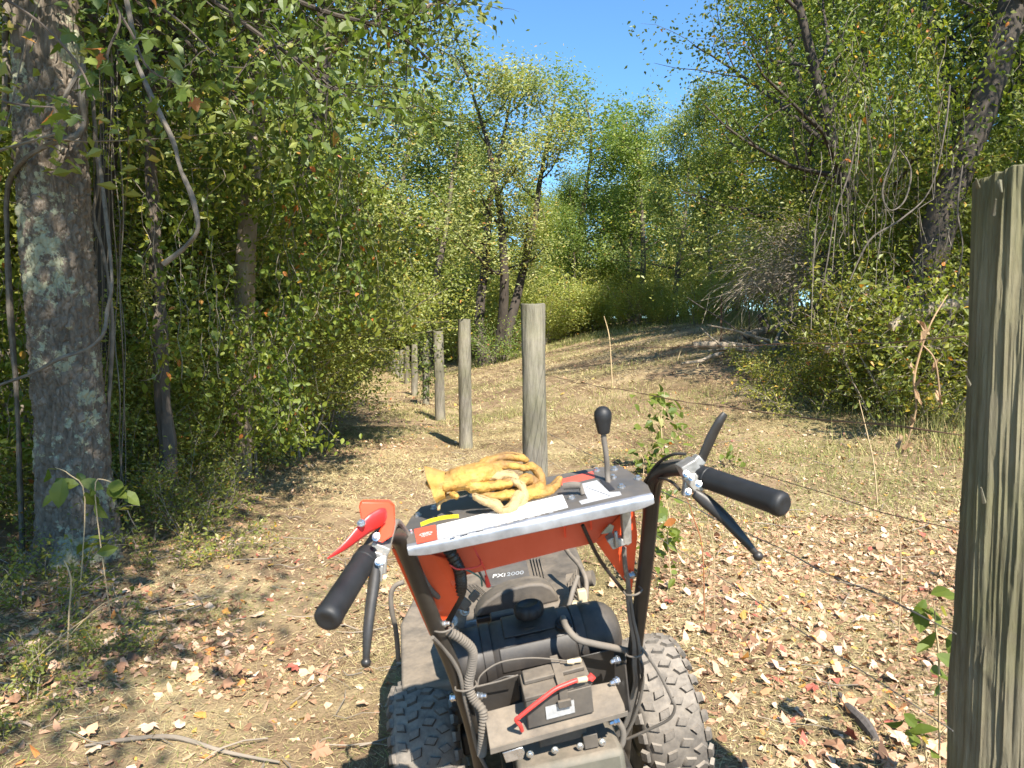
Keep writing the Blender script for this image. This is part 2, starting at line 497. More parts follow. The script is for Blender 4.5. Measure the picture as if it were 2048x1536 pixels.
def make_tree_mesh(seed, h=11, r=0.16, stems=1, lean=0.1, crown_from=0.3, limbs=10, reach=2.6, kids=5, per=8, sigma=0.28, size=0.12, mat=None, bark=None, droop=0.5, lo=0.15, hi=0.8, rare=0.05, cap=26000, width=0.27, hang=0.0, up=0.15, sag=0.0):
    T = Tree(seed); R = T.R
    for k in range(stems):
        an = 2 * math.pi * k / stems + R.random()
        d = Vector((math.cos(an) * lean * (2 if stems > 1 else 1), math.sin(an) * lean * (2 if stems > 1 else 1), 1)).normalized()
        p = Vector((math.cos(an) * r * (1.1 if stems > 1 else 0), math.sin(an) * r * (1.1 if stems > 1 else 0), -0.15))
        pts = [p]; n = 12; rs = [r * 1.25]
        for i in range(n):
            d = (d + Vector((R.gauss(0, 0.06), R.gauss(0, 0.06), 0.05))).normalized()
            pts.append(pts[-1] + d * (h * 0.92 / n)); rs.append(r * (1 - 0.85 * (i + 1) / n))
        T.mb.tube(pts, rs, n=10, caps=False)
        for q in pts[-4:]: T.anchor.append(q)
        for j in range(limbs):
            t = crown_from + (0.98 - crown_from) * (j + R.random()) / limbs
            i = min(int(t * n), n - 1); q = pts[i].lerp(pts[i + 1], t * n - i)
            a2 = R.uniform(0, 2 * math.pi)
            dd = Vector((math.cos(a2), math.sin(a2), R.uniform(0.1, 0.7) + (t - 0.5) * 0.6))
            T.limb(q, dd, reach * (1.15 - 0.6 * max(0, t - 0.3)) * R.uniform(0.7, 1.2), max(rs[i] * 0.45, 0.012), 1, kids, up, 0.16, 6, True, 0.25, sag)
    V, F, tn = T.leaves(per, sigma, size, droop, lo, hi, rare, cap, width, hang)
    keep = V[F[:, 0], 2] > 0.02
    crown = np_mesh('crown', V, F[keep], mat or M_leaf, False, tn[keep])
    tm = bpy.data.meshes.new('trunk'); tm.from_pydata(T.mb.v, [], T.mb.f); tm.update(); tm.materials.append(bark or M_bark)
    tm.polygons.foreach_set('use_smooth', [True] * len(tm.polygons))
    return tm, crown

def make_shrub_mesh(seed, h=3.0, rad=1.2, stems=16, per=9, size=0.06, mat=None, lo=0.2, hi=0.85, rare=0.04, cap=26000, sigma=0.13, droop=0.5, sag=0.25, bark=None, width=0.27):
    T = Tree(seed); R = T.R
    for k in range(stems):
        an = R.uniform(0, 2 * math.pi); q = R.random() ** 0.6 * rad * 0.35
        L = h * R.uniform(0.6, 1.25)
        d = Vector((math.cos(an) * R.uniform(0.1, 0.75) * rad / h * 2, math.sin(an) * R.uniform(0.1, 0.75) * rad / h * 2, 1))
        T.limb((math.cos(an) * q, math.sin(an) * q, -0.05), d, L, 0.022 * h / 3, 1, 9, 0.06, 0.13, 8, True, 0.25, sag)
    V, F, tn = T.leaves(per, sigma, size, droop, lo, hi, rare, cap, width)
    keep = V[F[:, 0], 2] > 0.0
    foliage = np_mesh('foliage', V, F[keep], mat or M_olive, False, tn[keep])
    tm = bpy.data.meshes.new('stems'); tm.from_pydata(T.mb.v, [], T.mb.f); tm.update(); tm.materials.append(bark or M_twig)
    return tm, foliage

def put(kindname, meshes, x, y, sc, rz, label, cat, group=None, tint=(1, 1, 1), parts=('trunk', 'crown'), dz=0.0, sz=None):
    o = empty(kindname, (x, y, gz(x, y) + dz), label, cat, group, (0, 0, rz))
    o.scale = (sc, sc, sz if sz else sc)
    for nm, me in zip(parts, meshes):
        c = mobj(nm, me, o)
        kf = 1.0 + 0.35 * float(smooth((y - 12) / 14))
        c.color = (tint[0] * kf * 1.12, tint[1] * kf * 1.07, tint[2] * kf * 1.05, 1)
    return o

TT = {}
TT['wood1'] = make_tree_mesh(11, h=11, r=0.15, crown_from=0.12, limbs=17, reach=2.6, kids=6, per=16, sigma=0.32, size=0.125, cap=60000)
TT['wood2'] = make_tree_mesh(12, h=12, r=0.18, stems=2, lean=0.12, crown_from=0.2, limbs=12, reach=2.6, kids=5, per=16, sigma=0.34, size=0.13, cap=60000)
TT['olive'] = make_tree_mesh(13, h=11, r=0.14, crown_from=0.15, limbs=16, reach=2.5, kids=6, per=16, sigma=0.32, size=0.12, mat=M_olive, cap=60000)
TT['airy'] = make_tree_mesh(14, h=11.6, r=0.17, stems=3, lean=0.13, crown_from=0.32, limbs=9, reach=2.0, kids=5, per=17, sigma=0.33, size=0.10, mat=M_olive, bark=M_darkbark, cap=48000, hi=0.9, rare=0.06)
TT['near'] = make_tree_mesh(15, h=10, r=0.16, crown_from=0.15, limbs=16, reach=3.0, kids=6, per=12, sigma=0.22, size=0.075, cap=48000, mat=M_leaf, bark=M_darkbark, sag=0.25, hi=0.85)
TT['bush1'] = make_shrub_mesh(21, h=3.0, rad=1.3, size=0.055, cap=36000, per=14)
TT['bush2'] = make_shrub_mesh(22, h=3.2, rad=1.2, size=0.05, cap=36000, per=14, mat=M_leaf)
TT['thicket'] = make_shrub_mesh(26, h=3.0, rad=1.5, stems=22, size=0.095, cap=15000, per=7, sigma=0.2, mat=M_olive, sag=.1)
TT['low'] = make_shrub_mesh(23, h=1.1, rad=0.9, stems=13, size=0.055, cap=4200, per=3, sigma=0.09, mat=M_leaf, hi=0.92, rare=0.1)
TT['sprig'] = make_shrub_mesh(24, h=0.8, rad=1.0, stems=7, size=0.05, cap=500, per=1, sigma=0.05, mat=M_leaf, hi=0.95, rare=0.12)
TT['shade'] = make_tree_mesh(25, h=9, r=0.14, crown_from=0.35, limbs=12, reach=2.6, kids=5, per=12, sigma=0.3, size=0.11, cap=17000, mat=M_leaf)

rng = random.Random(5)
SH = ('stems', 'foliage')
# --- central clump and its neighbours across the field
def top_scale(base_h, x, y, ytop):
    """scale so that the tree's top reaches the given height above ground"""
    return (ytop - gz(x, y)) / base_h

def tree_at(kind, px, D, ptop, name, label, cat='tree', group=None, tint=(1, 1, 1), base_h=None, rz=None, wide=1.0, parts=('trunk', 'crown')):
    x = (px - 1024) / F_PX * D
    zt = W(px, ptop, D).z
    bh = base_h or {'wood1': 11.6, 'wood2': 12.3, 'olive': 11.6, 'airy': 12, 'near': 10.6, 'bush1': 2.9, 'thicket': 2.9, 'bush2': 3.1, 'low': 1.1}[kind]
    sz = (zt - gz(x, D)) / bh * (1.07 if cat == 'tree' else 1.0)
    o = put(name, TT[kind], x, D, sz * wide, rng.uniform(0, 6.28) if rz is None else rz, label, cat, group, tint, parts, sz=sz)
    return o

tree_at('airy', 982, 28, 118, 'field_edge_tree', 'airy yellow-green tree with three leaning dark trunks standing alone beyond the fence posts', tint=(1.0, 0.97, 1.05), rz=0.5, wide=1.3)
tree_at('olive', 1175, 38, 175, 'field_edge_tree', 'pale round-topped tree right behind the three-trunked tree', tint=(0.9, 1.0, 0.95), wide=1.35)
tree_at('wood1', 1150, 35, 330, 'field_edge_tree', 'darker green slim tree with bare lower trunk in the gap right of the three-trunked tree', tint=(0.8, 0.95, 0.8), wide=0.9)
tree_at('wood2', 1265, 34, 235, 'field_edge_tree', 'bright green twin-stemmed tree at the lowest dip of the skyline', tint=(1.0, 1.1, 0.9), wide=1.15)
tree_at('olive', 1345, 29, 205, 'field_edge_tree', 'yellowish tree whose dark straight trunk meets the far end of the mown field', tint=(0.95, 1.0, 0.9), wide=1.05)
tree_at('wood1', 1420, 26, 150, 'field_edge_tree', 'tall green tree standing above the arching bare twigs', tint=(1.05, 1.1, 1.0), wide=0.8)
tree_at('olive', 765, 41, 90, 'field_edge_tree', 'tall olive tree at the left edge of the sky above the yellow maple', tint=(1.1, 0.98, 0.9), wide=1.25)
tree_at('wood1', 845, 40, 455, 'small_maple', 'small round maple turning yellow-green behind the farthest posts', tint=(1.5, 1.4, 1.0), wide=1.5)
tree_at('olive', 905, 46, 400, 'field_edge_tree', 'small pale tree in the notch between the yellow maple and the three-trunked tree', tint=(1, 1.05, 0.9), wide=1.2)
tree_at('olive', 860, 34, 150, 'field_edge_tree', 'pale tree filling the skyline between the tall olive tree and the three-trunked tree', tint=(1.0, 1.0, 0.95), wide=1.3)
tree_at('wood1', 915, 44, 215, 'field_edge_tree', 'green rounded tree seen through the left side of the three-trunked tree', tint=(1.0, 1.05, 0.9), wide=1.3)
tree_at('wood2', 660, 19, 30, 'field_edge_tree', 'tall green tree filling the left wood just beside the olive tree', tint=(0.95, 1.05, 0.9), wide=0.7)
g = 'trees of the far wood behind the field'
far = [(880, 55, 440), (925, 60, 380), (960, 50, 400), (1040, 52, 430), (1100, 48, 400), (1170, 55, 380), (1240, 50, 370), (1300, 46, 330), (1380, 42, 300), (1470, 40, 260), (820, 48, 440), (760, 44, 400), (700, 42, 330), (1080, 60, 360), (1560, 38, 200), (1650, 36, 120), (640, 38, 260), (560, 36, 180)]
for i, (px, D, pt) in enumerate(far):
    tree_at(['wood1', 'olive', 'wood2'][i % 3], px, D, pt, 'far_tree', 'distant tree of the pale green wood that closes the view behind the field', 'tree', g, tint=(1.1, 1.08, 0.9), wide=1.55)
# undergrowth along the far field edge
g = 'bushes along the far edge of the field'
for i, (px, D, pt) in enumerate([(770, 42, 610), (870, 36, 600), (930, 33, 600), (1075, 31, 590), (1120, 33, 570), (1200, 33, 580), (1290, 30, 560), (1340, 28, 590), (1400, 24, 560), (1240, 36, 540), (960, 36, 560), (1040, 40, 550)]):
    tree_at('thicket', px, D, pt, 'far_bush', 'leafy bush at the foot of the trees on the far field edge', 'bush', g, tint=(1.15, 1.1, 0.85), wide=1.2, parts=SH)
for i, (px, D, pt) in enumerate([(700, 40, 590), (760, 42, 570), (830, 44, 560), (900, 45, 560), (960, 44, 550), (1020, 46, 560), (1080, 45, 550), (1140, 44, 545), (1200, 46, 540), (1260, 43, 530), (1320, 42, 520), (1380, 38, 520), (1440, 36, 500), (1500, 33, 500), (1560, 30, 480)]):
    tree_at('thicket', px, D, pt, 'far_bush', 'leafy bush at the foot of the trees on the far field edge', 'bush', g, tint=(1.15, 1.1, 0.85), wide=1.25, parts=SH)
low = tree_at('low', 1003, 27.3, 645, 'ivy_clump', 'dark green clump of creeper round the foot of the three-trunked tree', 'bush', tint=(0.7, 0.9, 0.8), parts=SH)

# --- the left wood
g = 'trees of the wood left of the path'
LT = [(-6.2, 9.5, 'wood1', 1.0), (-6.8, 13, 'wood2', 1.0), (-6.8, 16.5, 'olive', 0.9), (-8.5, 7.5, 'wood2', 1.0), (-9.5, 11, 'wood1', 1.1), (-9, 17, 'olive', 1.1), (-8.2, 21, 'wood1', 1.0), (-12, 14, 'wood2', 1.2), (-7.4, 5.0, 'wood1', 0.95), (-13, 8, 'wood1', 1.1), (-12, 21, 'wood1', 1.2), (-9, 27, 'wood2', 1.2), (-11, 3.5, 'wood2', 1.1)]
for i, (x, y, k, s) in enumerate(LT):
    put('wood_tree', TT[k], x, y, s, rng.uniform(0, 6.28), 'leafy tree standing inside the thick wood left of the path', 'tree', g, (1.45, 1.4, 1.0))
g = 'bushes massed along the left side of the path'
LB = [(-3.0, 7.6, .72), (-2.95, 8.8, .8), (-3.0, 10.2, .9), (-3.7, 11.8, .95), (-4.5, 13.6, 1.0), (-4.6, 16, 1.05), (-5.5, 18.8, 1.1), (-3.4, 6.4, .6), (-3.9, 7.4, 1.0), (-3.7, 9.0, 1.05), (-4.7, 8.0, 1.25), (-3.9, 10.8, 1.1), (-5.0, 10.2, 1.4), (-4.9, 12.8, 1.1), (-5.4, 13.0, 1.5), (-5.6, 15.0, 1.2), (-5.7, 17.5, 1.1), (-6.8, 20, 1.3), (-4.9, 6.4, 1.15), (-6.2, 7.2, 1.5), (-5.2, 5.2, 1.1), (-6.4, 5.6, 1.4), (-7.9, 23, 1.4), (-7.6, 9, 1.6), (-7.4, 12, 1.6)]
for i, (x, y, s) in enumerate(LB):
    put('wood_bush', TT['bush1' if i % 2 else 'bush2'], x, y, s, rng.uniform(0, 6.28), 'dense small-leaved bush in the hedge-like mass left of the path', 'bush', g, (1.4, 1.35, 1.05), SH)

# --- the right wood
put('wood_tree', TT['near'], 7.3, 16.5, 1.15, 1.0, 'tall tree with a dark forked trunk above the brush pile on the right', 'tree', None, (1.25, 1.2, 1.0))
put('wood_tree', TT['near'], 6.4, 12.0, 0.95, 2.6, 'dark leaning vine-hung tree just left of the top of the near fence post', 'tree', None, (0.9, 1.0, 0.8))
g = 'trees of the wood on the right'
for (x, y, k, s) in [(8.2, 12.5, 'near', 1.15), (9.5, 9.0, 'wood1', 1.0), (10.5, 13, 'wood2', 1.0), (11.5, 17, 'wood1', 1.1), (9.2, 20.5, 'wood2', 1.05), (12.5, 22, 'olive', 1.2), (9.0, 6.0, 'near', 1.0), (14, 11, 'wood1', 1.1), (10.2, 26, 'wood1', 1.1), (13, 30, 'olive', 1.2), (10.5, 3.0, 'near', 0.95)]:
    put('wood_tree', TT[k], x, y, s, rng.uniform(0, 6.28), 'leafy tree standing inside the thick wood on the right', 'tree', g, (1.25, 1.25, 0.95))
g = 'bushes along the right side of the field'
for i, (x, y, s) in enumerate([(7.3, 9.8, 0.95), (7.0, 11.8, 0.9), (8.2, 11.6, 1.3), (7.8, 14.0, 1.0), (8.9, 15.5, 1.4), (8.6, 18.5, 1.4), (9, 22, 1.5), (6.6, 8.2, 0.75), (8.0, 8.6, 1.2), (9.8, 12.0, 1.6)]):
    put('field_bush', TT['bush2' if i % 2 else 'bush1'], x, y, s, rng.uniform(0, 6.28), 'leafy bush at the foot of the wood on the right', 'bush', g, (1.35, 1.3, 0.95), SH)
g = 'weeds at the right edge of the field'
for i, (px, D, pt) in enumerate([(1720, 10.5, 600), (1790, 9.6, 560), (1870, 8.6, 570), (1690, 9.6, 680), (1800, 8.6, 660), (1770, 9.4, 690), (1740, 11, 560), (1900, 10, 520)]):
    tree_at('low', px, D, pt, 'weed_bush', 'low leafy weed thicket by the brush pile, right', 'weeds', g, tint=(1.15, 1.1, 0.8), parts=SH, wide=0.95)
# --- a tree behind the camera whose crown lets spots of sun on to the left foreground
put('wood_tree', TT['shade'], -0.45, -2.9, 0.72, 1.9, 'slender tree behind the viewer that dapples the ground left of the mower', 'tree', sz=1.0)
put('wood_tree', TT['shade'], -2.7, -0.6, 1.0, 0.3, 'tree behind the viewer whose shade falls on the left foreground', 'tree')
# ------------------------------------------------------------------ the oak by the path
def lichen_bark():
    m, n, N, Lk = nodes('oak_bark')
    tc = N.new('ShaderNodeTexCoord'); co = tc.outputs['Object']
    at = N.new('ShaderNodeAttribute'); at.attribute_name = 'plate'
    r = ramp(N, [(0, (0.080, 0.062, 0.045)), (0.4, (0.145, 0.118, 0.088)), (0.75, (0.22, 0.185, 0.145)), (1, (0.30, 0.26, 0.21))])
    Lk.new(at.outputs['Fac'], r.inputs[0])
    f = tex(N, Lk, co, scale=38, detail=8, rough=0.75, stretch=(1, 1, 0.5))
    rf = ramp(N, [(0.3, (0.55, 0.55, 0.57)), (0.7, (1.35, 1.3, 1.28))]); Lk.new(f.outputs['Fac'], rf.inputs[0])
    c = mixc(N, Lk, 0.9, r.outputs[0], rf.outputs[0], 'MULTIPLY')
    l1 = tex(N, Lk, co, scale=2.6, detail=9, rough=0.68)
    l2 = tex(N, Lk, co, scale=17, detail=5, rough=0.7)
    s = mathn(N, Lk, 'MULTIPLY_ADD', l2.outputs['Fac'], 0.45); Lk.new(l1.outputs['Fac'], s.node.inputs[2])
    rl = ramp(N, [(0.77, (0, 0, 0)), (0.80, (0.9, 0.9, 0.9))]); Lk.new(s, rl.inputs[0])
    lc = mixc(N, Lk, l2.outputs['Fac'], (0.25, 0.25, 0.16), (0.43, 0.43, 0.30))
    c = mixc(N, Lk, rl.outputs[0], c, lc)
    p = N.new('ShaderNodeBsdfPrincipled'); p.inputs['Roughness'].default_value = 0.92; p.inputs['Specular IOR Level'].default_value = 0.15
    Lk.new(c, p.inputs['Base Color'])
    b = N.new('ShaderNodeBump'); b.inputs['Strength'].default_value = 0.9; b.inputs['Distance'].default_value = 0.006
    Lk.new(f.outputs['Fac'], b.inputs['Height']); Lk.new(b.outputs[0], p.inputs['Normal'])
    o = N.new('ShaderNodeOutputMaterial'); Lk.new(p.outputs[0], o.inputs[0])
    return m

def make_oak():
    D = 4.62
    base = G(158, 1118); D = base.y
    root = empty('oak_tree', base, 'big scaly grey trunk with pale green lichen patches at the left edge', 'tree')
    cl = [(90, -260, 66), (93, -50, 69), (98, 150, 71), (104, 300, 72), (114, 500, 73), (130, 700, 71), (142, 850, 72), (150, 960, 78), (156, 1060, 84), (160, 1118, 96), (162, 1150, 110)]
    pts = [W(a, b, D) for a, b, c in cl]; rs = [c * 0.86 / F_PX * D for a, b, c in cl]
    top = pts[0] + (pts[0] - pts[1]) * 3.2; pts = [top] + pts; rs = [0.15] + rs
    zs = np.array([p.z for p in pts])[::-1]; cx = np.array([p.x for p in pts])[::-1]; cy = np.array([p.y for p in pts])[::-1]; rr = np.array(rs)[::-1]
    nth, nz = 270, 680
    th = np.concatenate([np.linspace(np.pi * 0.95, np.pi * 2.05, 215, endpoint=False), np.linspace(np.pi * 2.05, np.pi * 2.95, nth - 215, endpoint=False)]) - np.pi * .5
    z = np.concatenate([np.linspace(zs[0], 3.2, 620, endpoint=False), np.linspace(3.2, zs[-1], nz - 620)])
    TH, Z = np.meshgrid(th + np.pi * .5, z)
    X0 = np.interp(Z, zs, cx); R0 = np.interp(Z, zs, rr)
    per = 38
    U = (TH - np.pi * .5) / (2 * np.pi) * per
    wob = (fbm(np.cos(TH) * 9 + 19, Z * 14 + np.sin(TH) * 9, 33, 3) - 0.5) * 0.9 + (fbm(np.cos(TH) * 2.2 + 9, Z * 3 + np.sin(TH) * 2.2, 31, 3) - 0.5) * 2.2
    # plates: cells wrap round the trunk
    f1, f2, idv = worley(U + wob, Z * 13 + (fbm(U * 0.7, Z * 5, 8, 2) - 0.5) * 2, 3)
    seam = smooth(np.minimum(np.mod(U, per), per - np.mod(U, per)) / 0.6)
    e = np.clip((f2 - f1 - 0.02) / 0.24, 0, 1)
    rg_ = 1 - np.abs(2 * fbm(U * 0.55 + wob * .4, Z * 2.2, 61, 4) - 1)
    g1, g2, idw = worley(U * 2.1 + wob * 2, Z * 34, 77)
    fine = np.clip((g2 - g1) / 0.3, 0, 1)
    disp = (rg_ - .8) * 0.035 + (e ** 0.8) * 0.011 * (0.35 + 1.1 * idv) + fine * 0.0035 * (idw - .2) + (fbm(U * 2.2, Z * 60, 4, 3) - 0.5) * 0.013 + (f1 - .4) * -0.006 - 0.010
    disp = disp * seam + (1 - seam) * 0.0
    low = np.clip((base.z + 0.35 - Z) / 0.35, 0, 1)
    disp += low ** 2 * 0.05 * np.maximum(0, np.cos(TH * 5 + 1))
    X = X0 + (R0 + disp) * np.cos(TH) - base.x; Y = D + (R0 + disp) * np.sin(TH) - base.y
    V = np.stack([X, Y, Z - base.z], -1).reshape(-1, 3)
    i = np.arange(nz - 1)[:, None] * nth + np.arange(nth)[None, :]
    j = np.arange(nz - 1)[:, None] * nth + (np.arange(nth)[None, :] + 1) % nth
    Fq = np.stack([i, j, j + nth, i + nth], -1).reshape(-1, 4)
    me = np_mesh('trunk', V, Fq, lichen_bark(), True)
    a = me.attributes.new('plate', 'FLOAT', 'POINT'); a.data.foreach_set('value', (0.12 + 0.32 * idv + 0.2 * idw + 0.36 * fbm(U * 1.3, Z * 16, 71, 3)).astype(np.float32).ravel())
    mobj('trunk', me, root)
    # its crown, above the frame
    T = Tree(91)
    tp = Vector((pts[0].x - base.x, 0, pts[0].z - base.z))
    for k in range(9):
        a2 = k * 0.72 + 0.3
        T.limb(tp - Vector((0, 0, 0.15 * k)), (math.cos(a2), math.sin(a2), 0.5), 3.0, 0.08, 2, 4, 0.05, 0.18, 6)
    V, Fa, tn = T.leaves(5, 0.25, 0.11, cap=15000)
    ok = (V[Fa[:, 0], 0] + base.x) < 0.5
    mobj('crown', np_mesh('crown', V, Fa[ok], M_leaf, False, tn[ok]), root)
    T.mb.build('limbs', M_bark, root)
    return D
OAK_D = make_oak()

def vine(pts, r, label, name='vine', mat=None, group=None, D=None, n=8, leaf=None):
    mb = MB()
    P = [W(*p) for p in pts]
    o0 = P[-1].copy()
    rs = [r * (1 + 0.25 * math.sin(i * 2.3)) for i in range(len(P))]
    mb.tube([p - o0 for p in P], rs, n=n, sub=6)
    R = random.Random(int(pts[0][0]) * 7 + 1)
    # shaggy relief
    mb.v = [tuple(Vector(v) + Vector((R.gauss(0, 1), R.gauss(0, 1), R.gauss(0, 1))) * r * 0.07) for v in mb.v]
    o = mb.build(name, mat or M_vine, None)
    o.location = o0
    return tag(o, label, 'vine', group)
d = OAK_D - 0.26
vine([(166, 128, d), (163, 190, d - .02), (168, 245, d + .02), (150, 272, d - .03), (110, 284, d - .06), (60, 310, d - .02), (27, 345, d + .1), (14, 390, d + .2), (14, 470, d + .25), (20, 620, d + .3), (34, 800, d + .35), (40, 960, d + .4), (46, 1150, d + .45)], 0.017, 'thick grey vine looping across the front of the lichen-covered trunk')
vine([(166, 132, d), (140, 175, d - .03), (122, 215, d - .04), (114, 262, d - .04)], 0.012, 'short vine branch slanting down the upper trunk at the left edge')
vine([(250, -20, 4.3), (266, 70, 4.3), (272, 118, 4.25), (306, 200, 4.2), (345, 280, 4.2), (360, 335, 4.2), (384, 395, 4.2), (396, 455, 4.2), (372, 492, 4.25), (328, 528, 4.3)], 0.014, 'long wavy grey vine hanging free just right of the lichen-covered trunk')
vine([(196, 300, d + .3), (212, 430, d + .15), (224, 560, d), (215, 620, d), (206, 668, d - .04), (176, 697, d - .06), (120, 717, d - .08), (65, 746, d - .05), (0, 770, d), (-40, 790, d)], 0.011, 'thin bent vine crossing the middle of the lichen-covered trunk')
vine([(6, -30, 4.9), (14, 30, 4.9), (9, 90, 4.9), (14, 150, 4.9), (8, 260, 4.95)], 0.022, 'pale upright vine stem left of the big trunk at the picture edge')
vine([(182, 150, 4.9), (190, 260, 4.9), (196, 370, 4.9), (186, 430, 4.9), (205, 500, 4.9), (222, 600, 4.9), (224, 700, 4.95), (210, 900, 5.0)], 0.012, 'upright brown vine close behind the right side of the big trunk')
mb = MB(); R = random.Random(3)
o0 = Vector((-3.0, 5.2, 0.1))
for k in range(14):
    x = R.uniform(165, 235); p = []
    for i in range(9):
        x += R.gauss(0, 7); p.append(W(x, 100 + i * 115, R.uniform(5.0, 5.3)) - o0)
    mb.tube(p, R.uniform(0.002, 0.006), n=4, sub=3)
o = mb.build('vine_tangle', M_vine); o.location = o0; tag(o, 'tangle of thin hanging stems behind the big trunk', None, None, 'stuff')

# pale shaggy trunks inside the left wood
def trunk_tree(pts, label, mat, leafy=True, seed=1, crown_h=6.0, tint=(1, 1, 1)):
    """pts: (px, py, D, radius px) from the ground up"""
    base = W(*pts[0][:3]); base.z = gz(base.x, base.y)
    root = empty('wood_tree', base, label, 'tree')
    T = Tree(seed)
    P = [base - Vector((0, 0, 0.1))] + [W(*p[:3]) for p in pts[1:]]
    rs = [p[3] / F_PX * p[2] for p in pts]
    mb = MB(); mb.tube([p - base for p in P], rs, n=20, sub=8)
    V = np.array(mb.v); a = np.arctan2(V[:, 1], V[:, 0])
    mb.v = [tuple(v + np.array([math.cos(t), math.sin(t), 0]) * (float(fbm(t * 3.0 + 5, v[2] * 1.6, seed, 3)) - 0.5) * 0.06) for v, t in zip(V, a)]
    mb.build('trunk', mat, root)
    top = P[-1] - base
    for k in range(9):
        a2 = k * 2.4
        T.limb(top - Vector((0, 0, 0.12 * k)), (math.cos(a2), math.sin(a2), 0.6), 2.4, 0.04, 1, 5, 0.1, 0.16, 6)
    V, Fa, tn = T.leaves(10, 0.22, 0.09, cap=12000)
    c = mobj('crown', np_mesh('crown', V, Fa, M_leaf, False, tn), root); c.color = (*tint, 1)
    T.mb.build('limbs', mat, root)
trunk_tree([(478, 880, 7.6, 22), (490, 560, 7.0, 19), (500, 400, 7.0, 17), (515, 200, 7.0, 15), (520, -60, 7.1, 13)], 'pale shaggy-barked trunk showing between the bushes left of the path', M_palebark, seed=51)
trunk_tree([(338, 985, 5.7, 17), (336, 900, 5.7, 15), (326, 790, 5.7, 14), (318, 600, 5.7, 12), (300, 300, 5.8, 11), (295, -60, 5.9, 9)], 'small reddish-brown flaky trunk in the shade between the big trunk and the bushes', M_bark, seed=52)
trunk_tree([(615, 840, 9.6, 12), (612, 520, 9.6, 13), (608, 340, 9.6, 13), (632, 240, 9.6, 14), (655, 60, 9.7, 12), (650, -80, 9.7, 11)], 'dark crooked trunk among the leaves left of the tall olive tree', M_darkbark, seed=53)
trunk_tree([(190, 1010, 6.0, 17), (200, 600, 6.0, 17), (215, 300, 6.0, 18), (240, 100, 6.0, 16), (260, -60, 6.1, 14)], 'dark vine-wrapped trunk close behind the lichen-covered trunk', M_darkbark, seed=54)
# right side: dark leaning trunk and fork
trunk_tree([(1795, 690, 9.5, 34), (1850, 560, 9.5, 32), (1895, 400, 9.5, 30), (1960, 230, 9.5, 27), (2010, 60, 9.6, 24), (2040, -80, 9.7, 22)], 'thick dark trunk leaning right behind the top of the near fence post', M_darkbark, seed=55)

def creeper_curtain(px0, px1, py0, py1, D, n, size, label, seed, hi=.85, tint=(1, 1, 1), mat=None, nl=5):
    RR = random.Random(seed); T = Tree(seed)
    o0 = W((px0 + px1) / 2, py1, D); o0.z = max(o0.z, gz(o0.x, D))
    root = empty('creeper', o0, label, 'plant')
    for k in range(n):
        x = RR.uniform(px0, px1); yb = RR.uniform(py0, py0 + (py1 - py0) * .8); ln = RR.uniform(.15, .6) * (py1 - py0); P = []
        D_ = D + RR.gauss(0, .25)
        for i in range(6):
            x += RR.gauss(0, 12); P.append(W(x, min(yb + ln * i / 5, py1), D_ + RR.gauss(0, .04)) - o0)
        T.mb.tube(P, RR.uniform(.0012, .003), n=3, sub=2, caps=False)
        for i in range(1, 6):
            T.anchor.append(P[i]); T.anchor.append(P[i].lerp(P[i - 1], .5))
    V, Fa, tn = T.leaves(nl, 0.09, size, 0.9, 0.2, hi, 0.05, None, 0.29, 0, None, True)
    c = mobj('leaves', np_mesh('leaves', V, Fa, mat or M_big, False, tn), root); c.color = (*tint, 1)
    T.mb.build('stems', M_twig, root)['kind'] = 'stuff'
creeper_curtain(230, 480, 330, 760, 5.6, 34, .055, 'creeper with scattered round yellow-green leaves right of the big trunk', 301, .92, (1.2, 1.15, .8), nl=2)
creeper_curtain(530, 720, 180, 640, 6.6, 40, .06, 'leafy creeper hanging over the pale shaggy trunk', 302, .9, (1.1, 1.1, .8), nl=3)
creeper_curtain(250, 600, 640, 880, 6.2, 45, .045, 'low creeper hiding the foot of the pale shaggy trunk', 303, .92, (1.15, 1.1, .8), nl=3)
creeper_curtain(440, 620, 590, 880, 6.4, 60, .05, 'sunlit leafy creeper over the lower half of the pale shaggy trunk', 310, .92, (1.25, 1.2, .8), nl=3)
creeper_curtain(400, 640, 230, 420, 6.5, 34, .06, 'creeper leaves crossing the upper half of the pale shaggy trunk', 311, .92, (1.2, 1.15, .8), nl=3)
creeper_curtain(560, 790, 330, 640, 8.5, 60, .07, 'long-leaved creeper with a few orange leaves hanging left of the olive tree', 304, .97, (1.25, 1.1, .8), nl=3)
creeper_curtain(-40, 90, 480, 900, 5.4, 30, .055, 'bright leafy creeper left of the big trunk at the picture edge', 305, .9, (1.2, 1.2, .8), nl=3)
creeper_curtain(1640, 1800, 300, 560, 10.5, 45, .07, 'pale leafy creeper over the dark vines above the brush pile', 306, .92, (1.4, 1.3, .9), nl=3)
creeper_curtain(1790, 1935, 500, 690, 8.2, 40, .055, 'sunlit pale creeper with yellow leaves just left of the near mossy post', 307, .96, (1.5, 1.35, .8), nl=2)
creeper_curtain(1640, 2048, -40, 330, 9.5, 100, .065, 'sunlit leafy creeper draped high over the right wood', 308, .92, (1.35, 1.25, .8), nl=3)

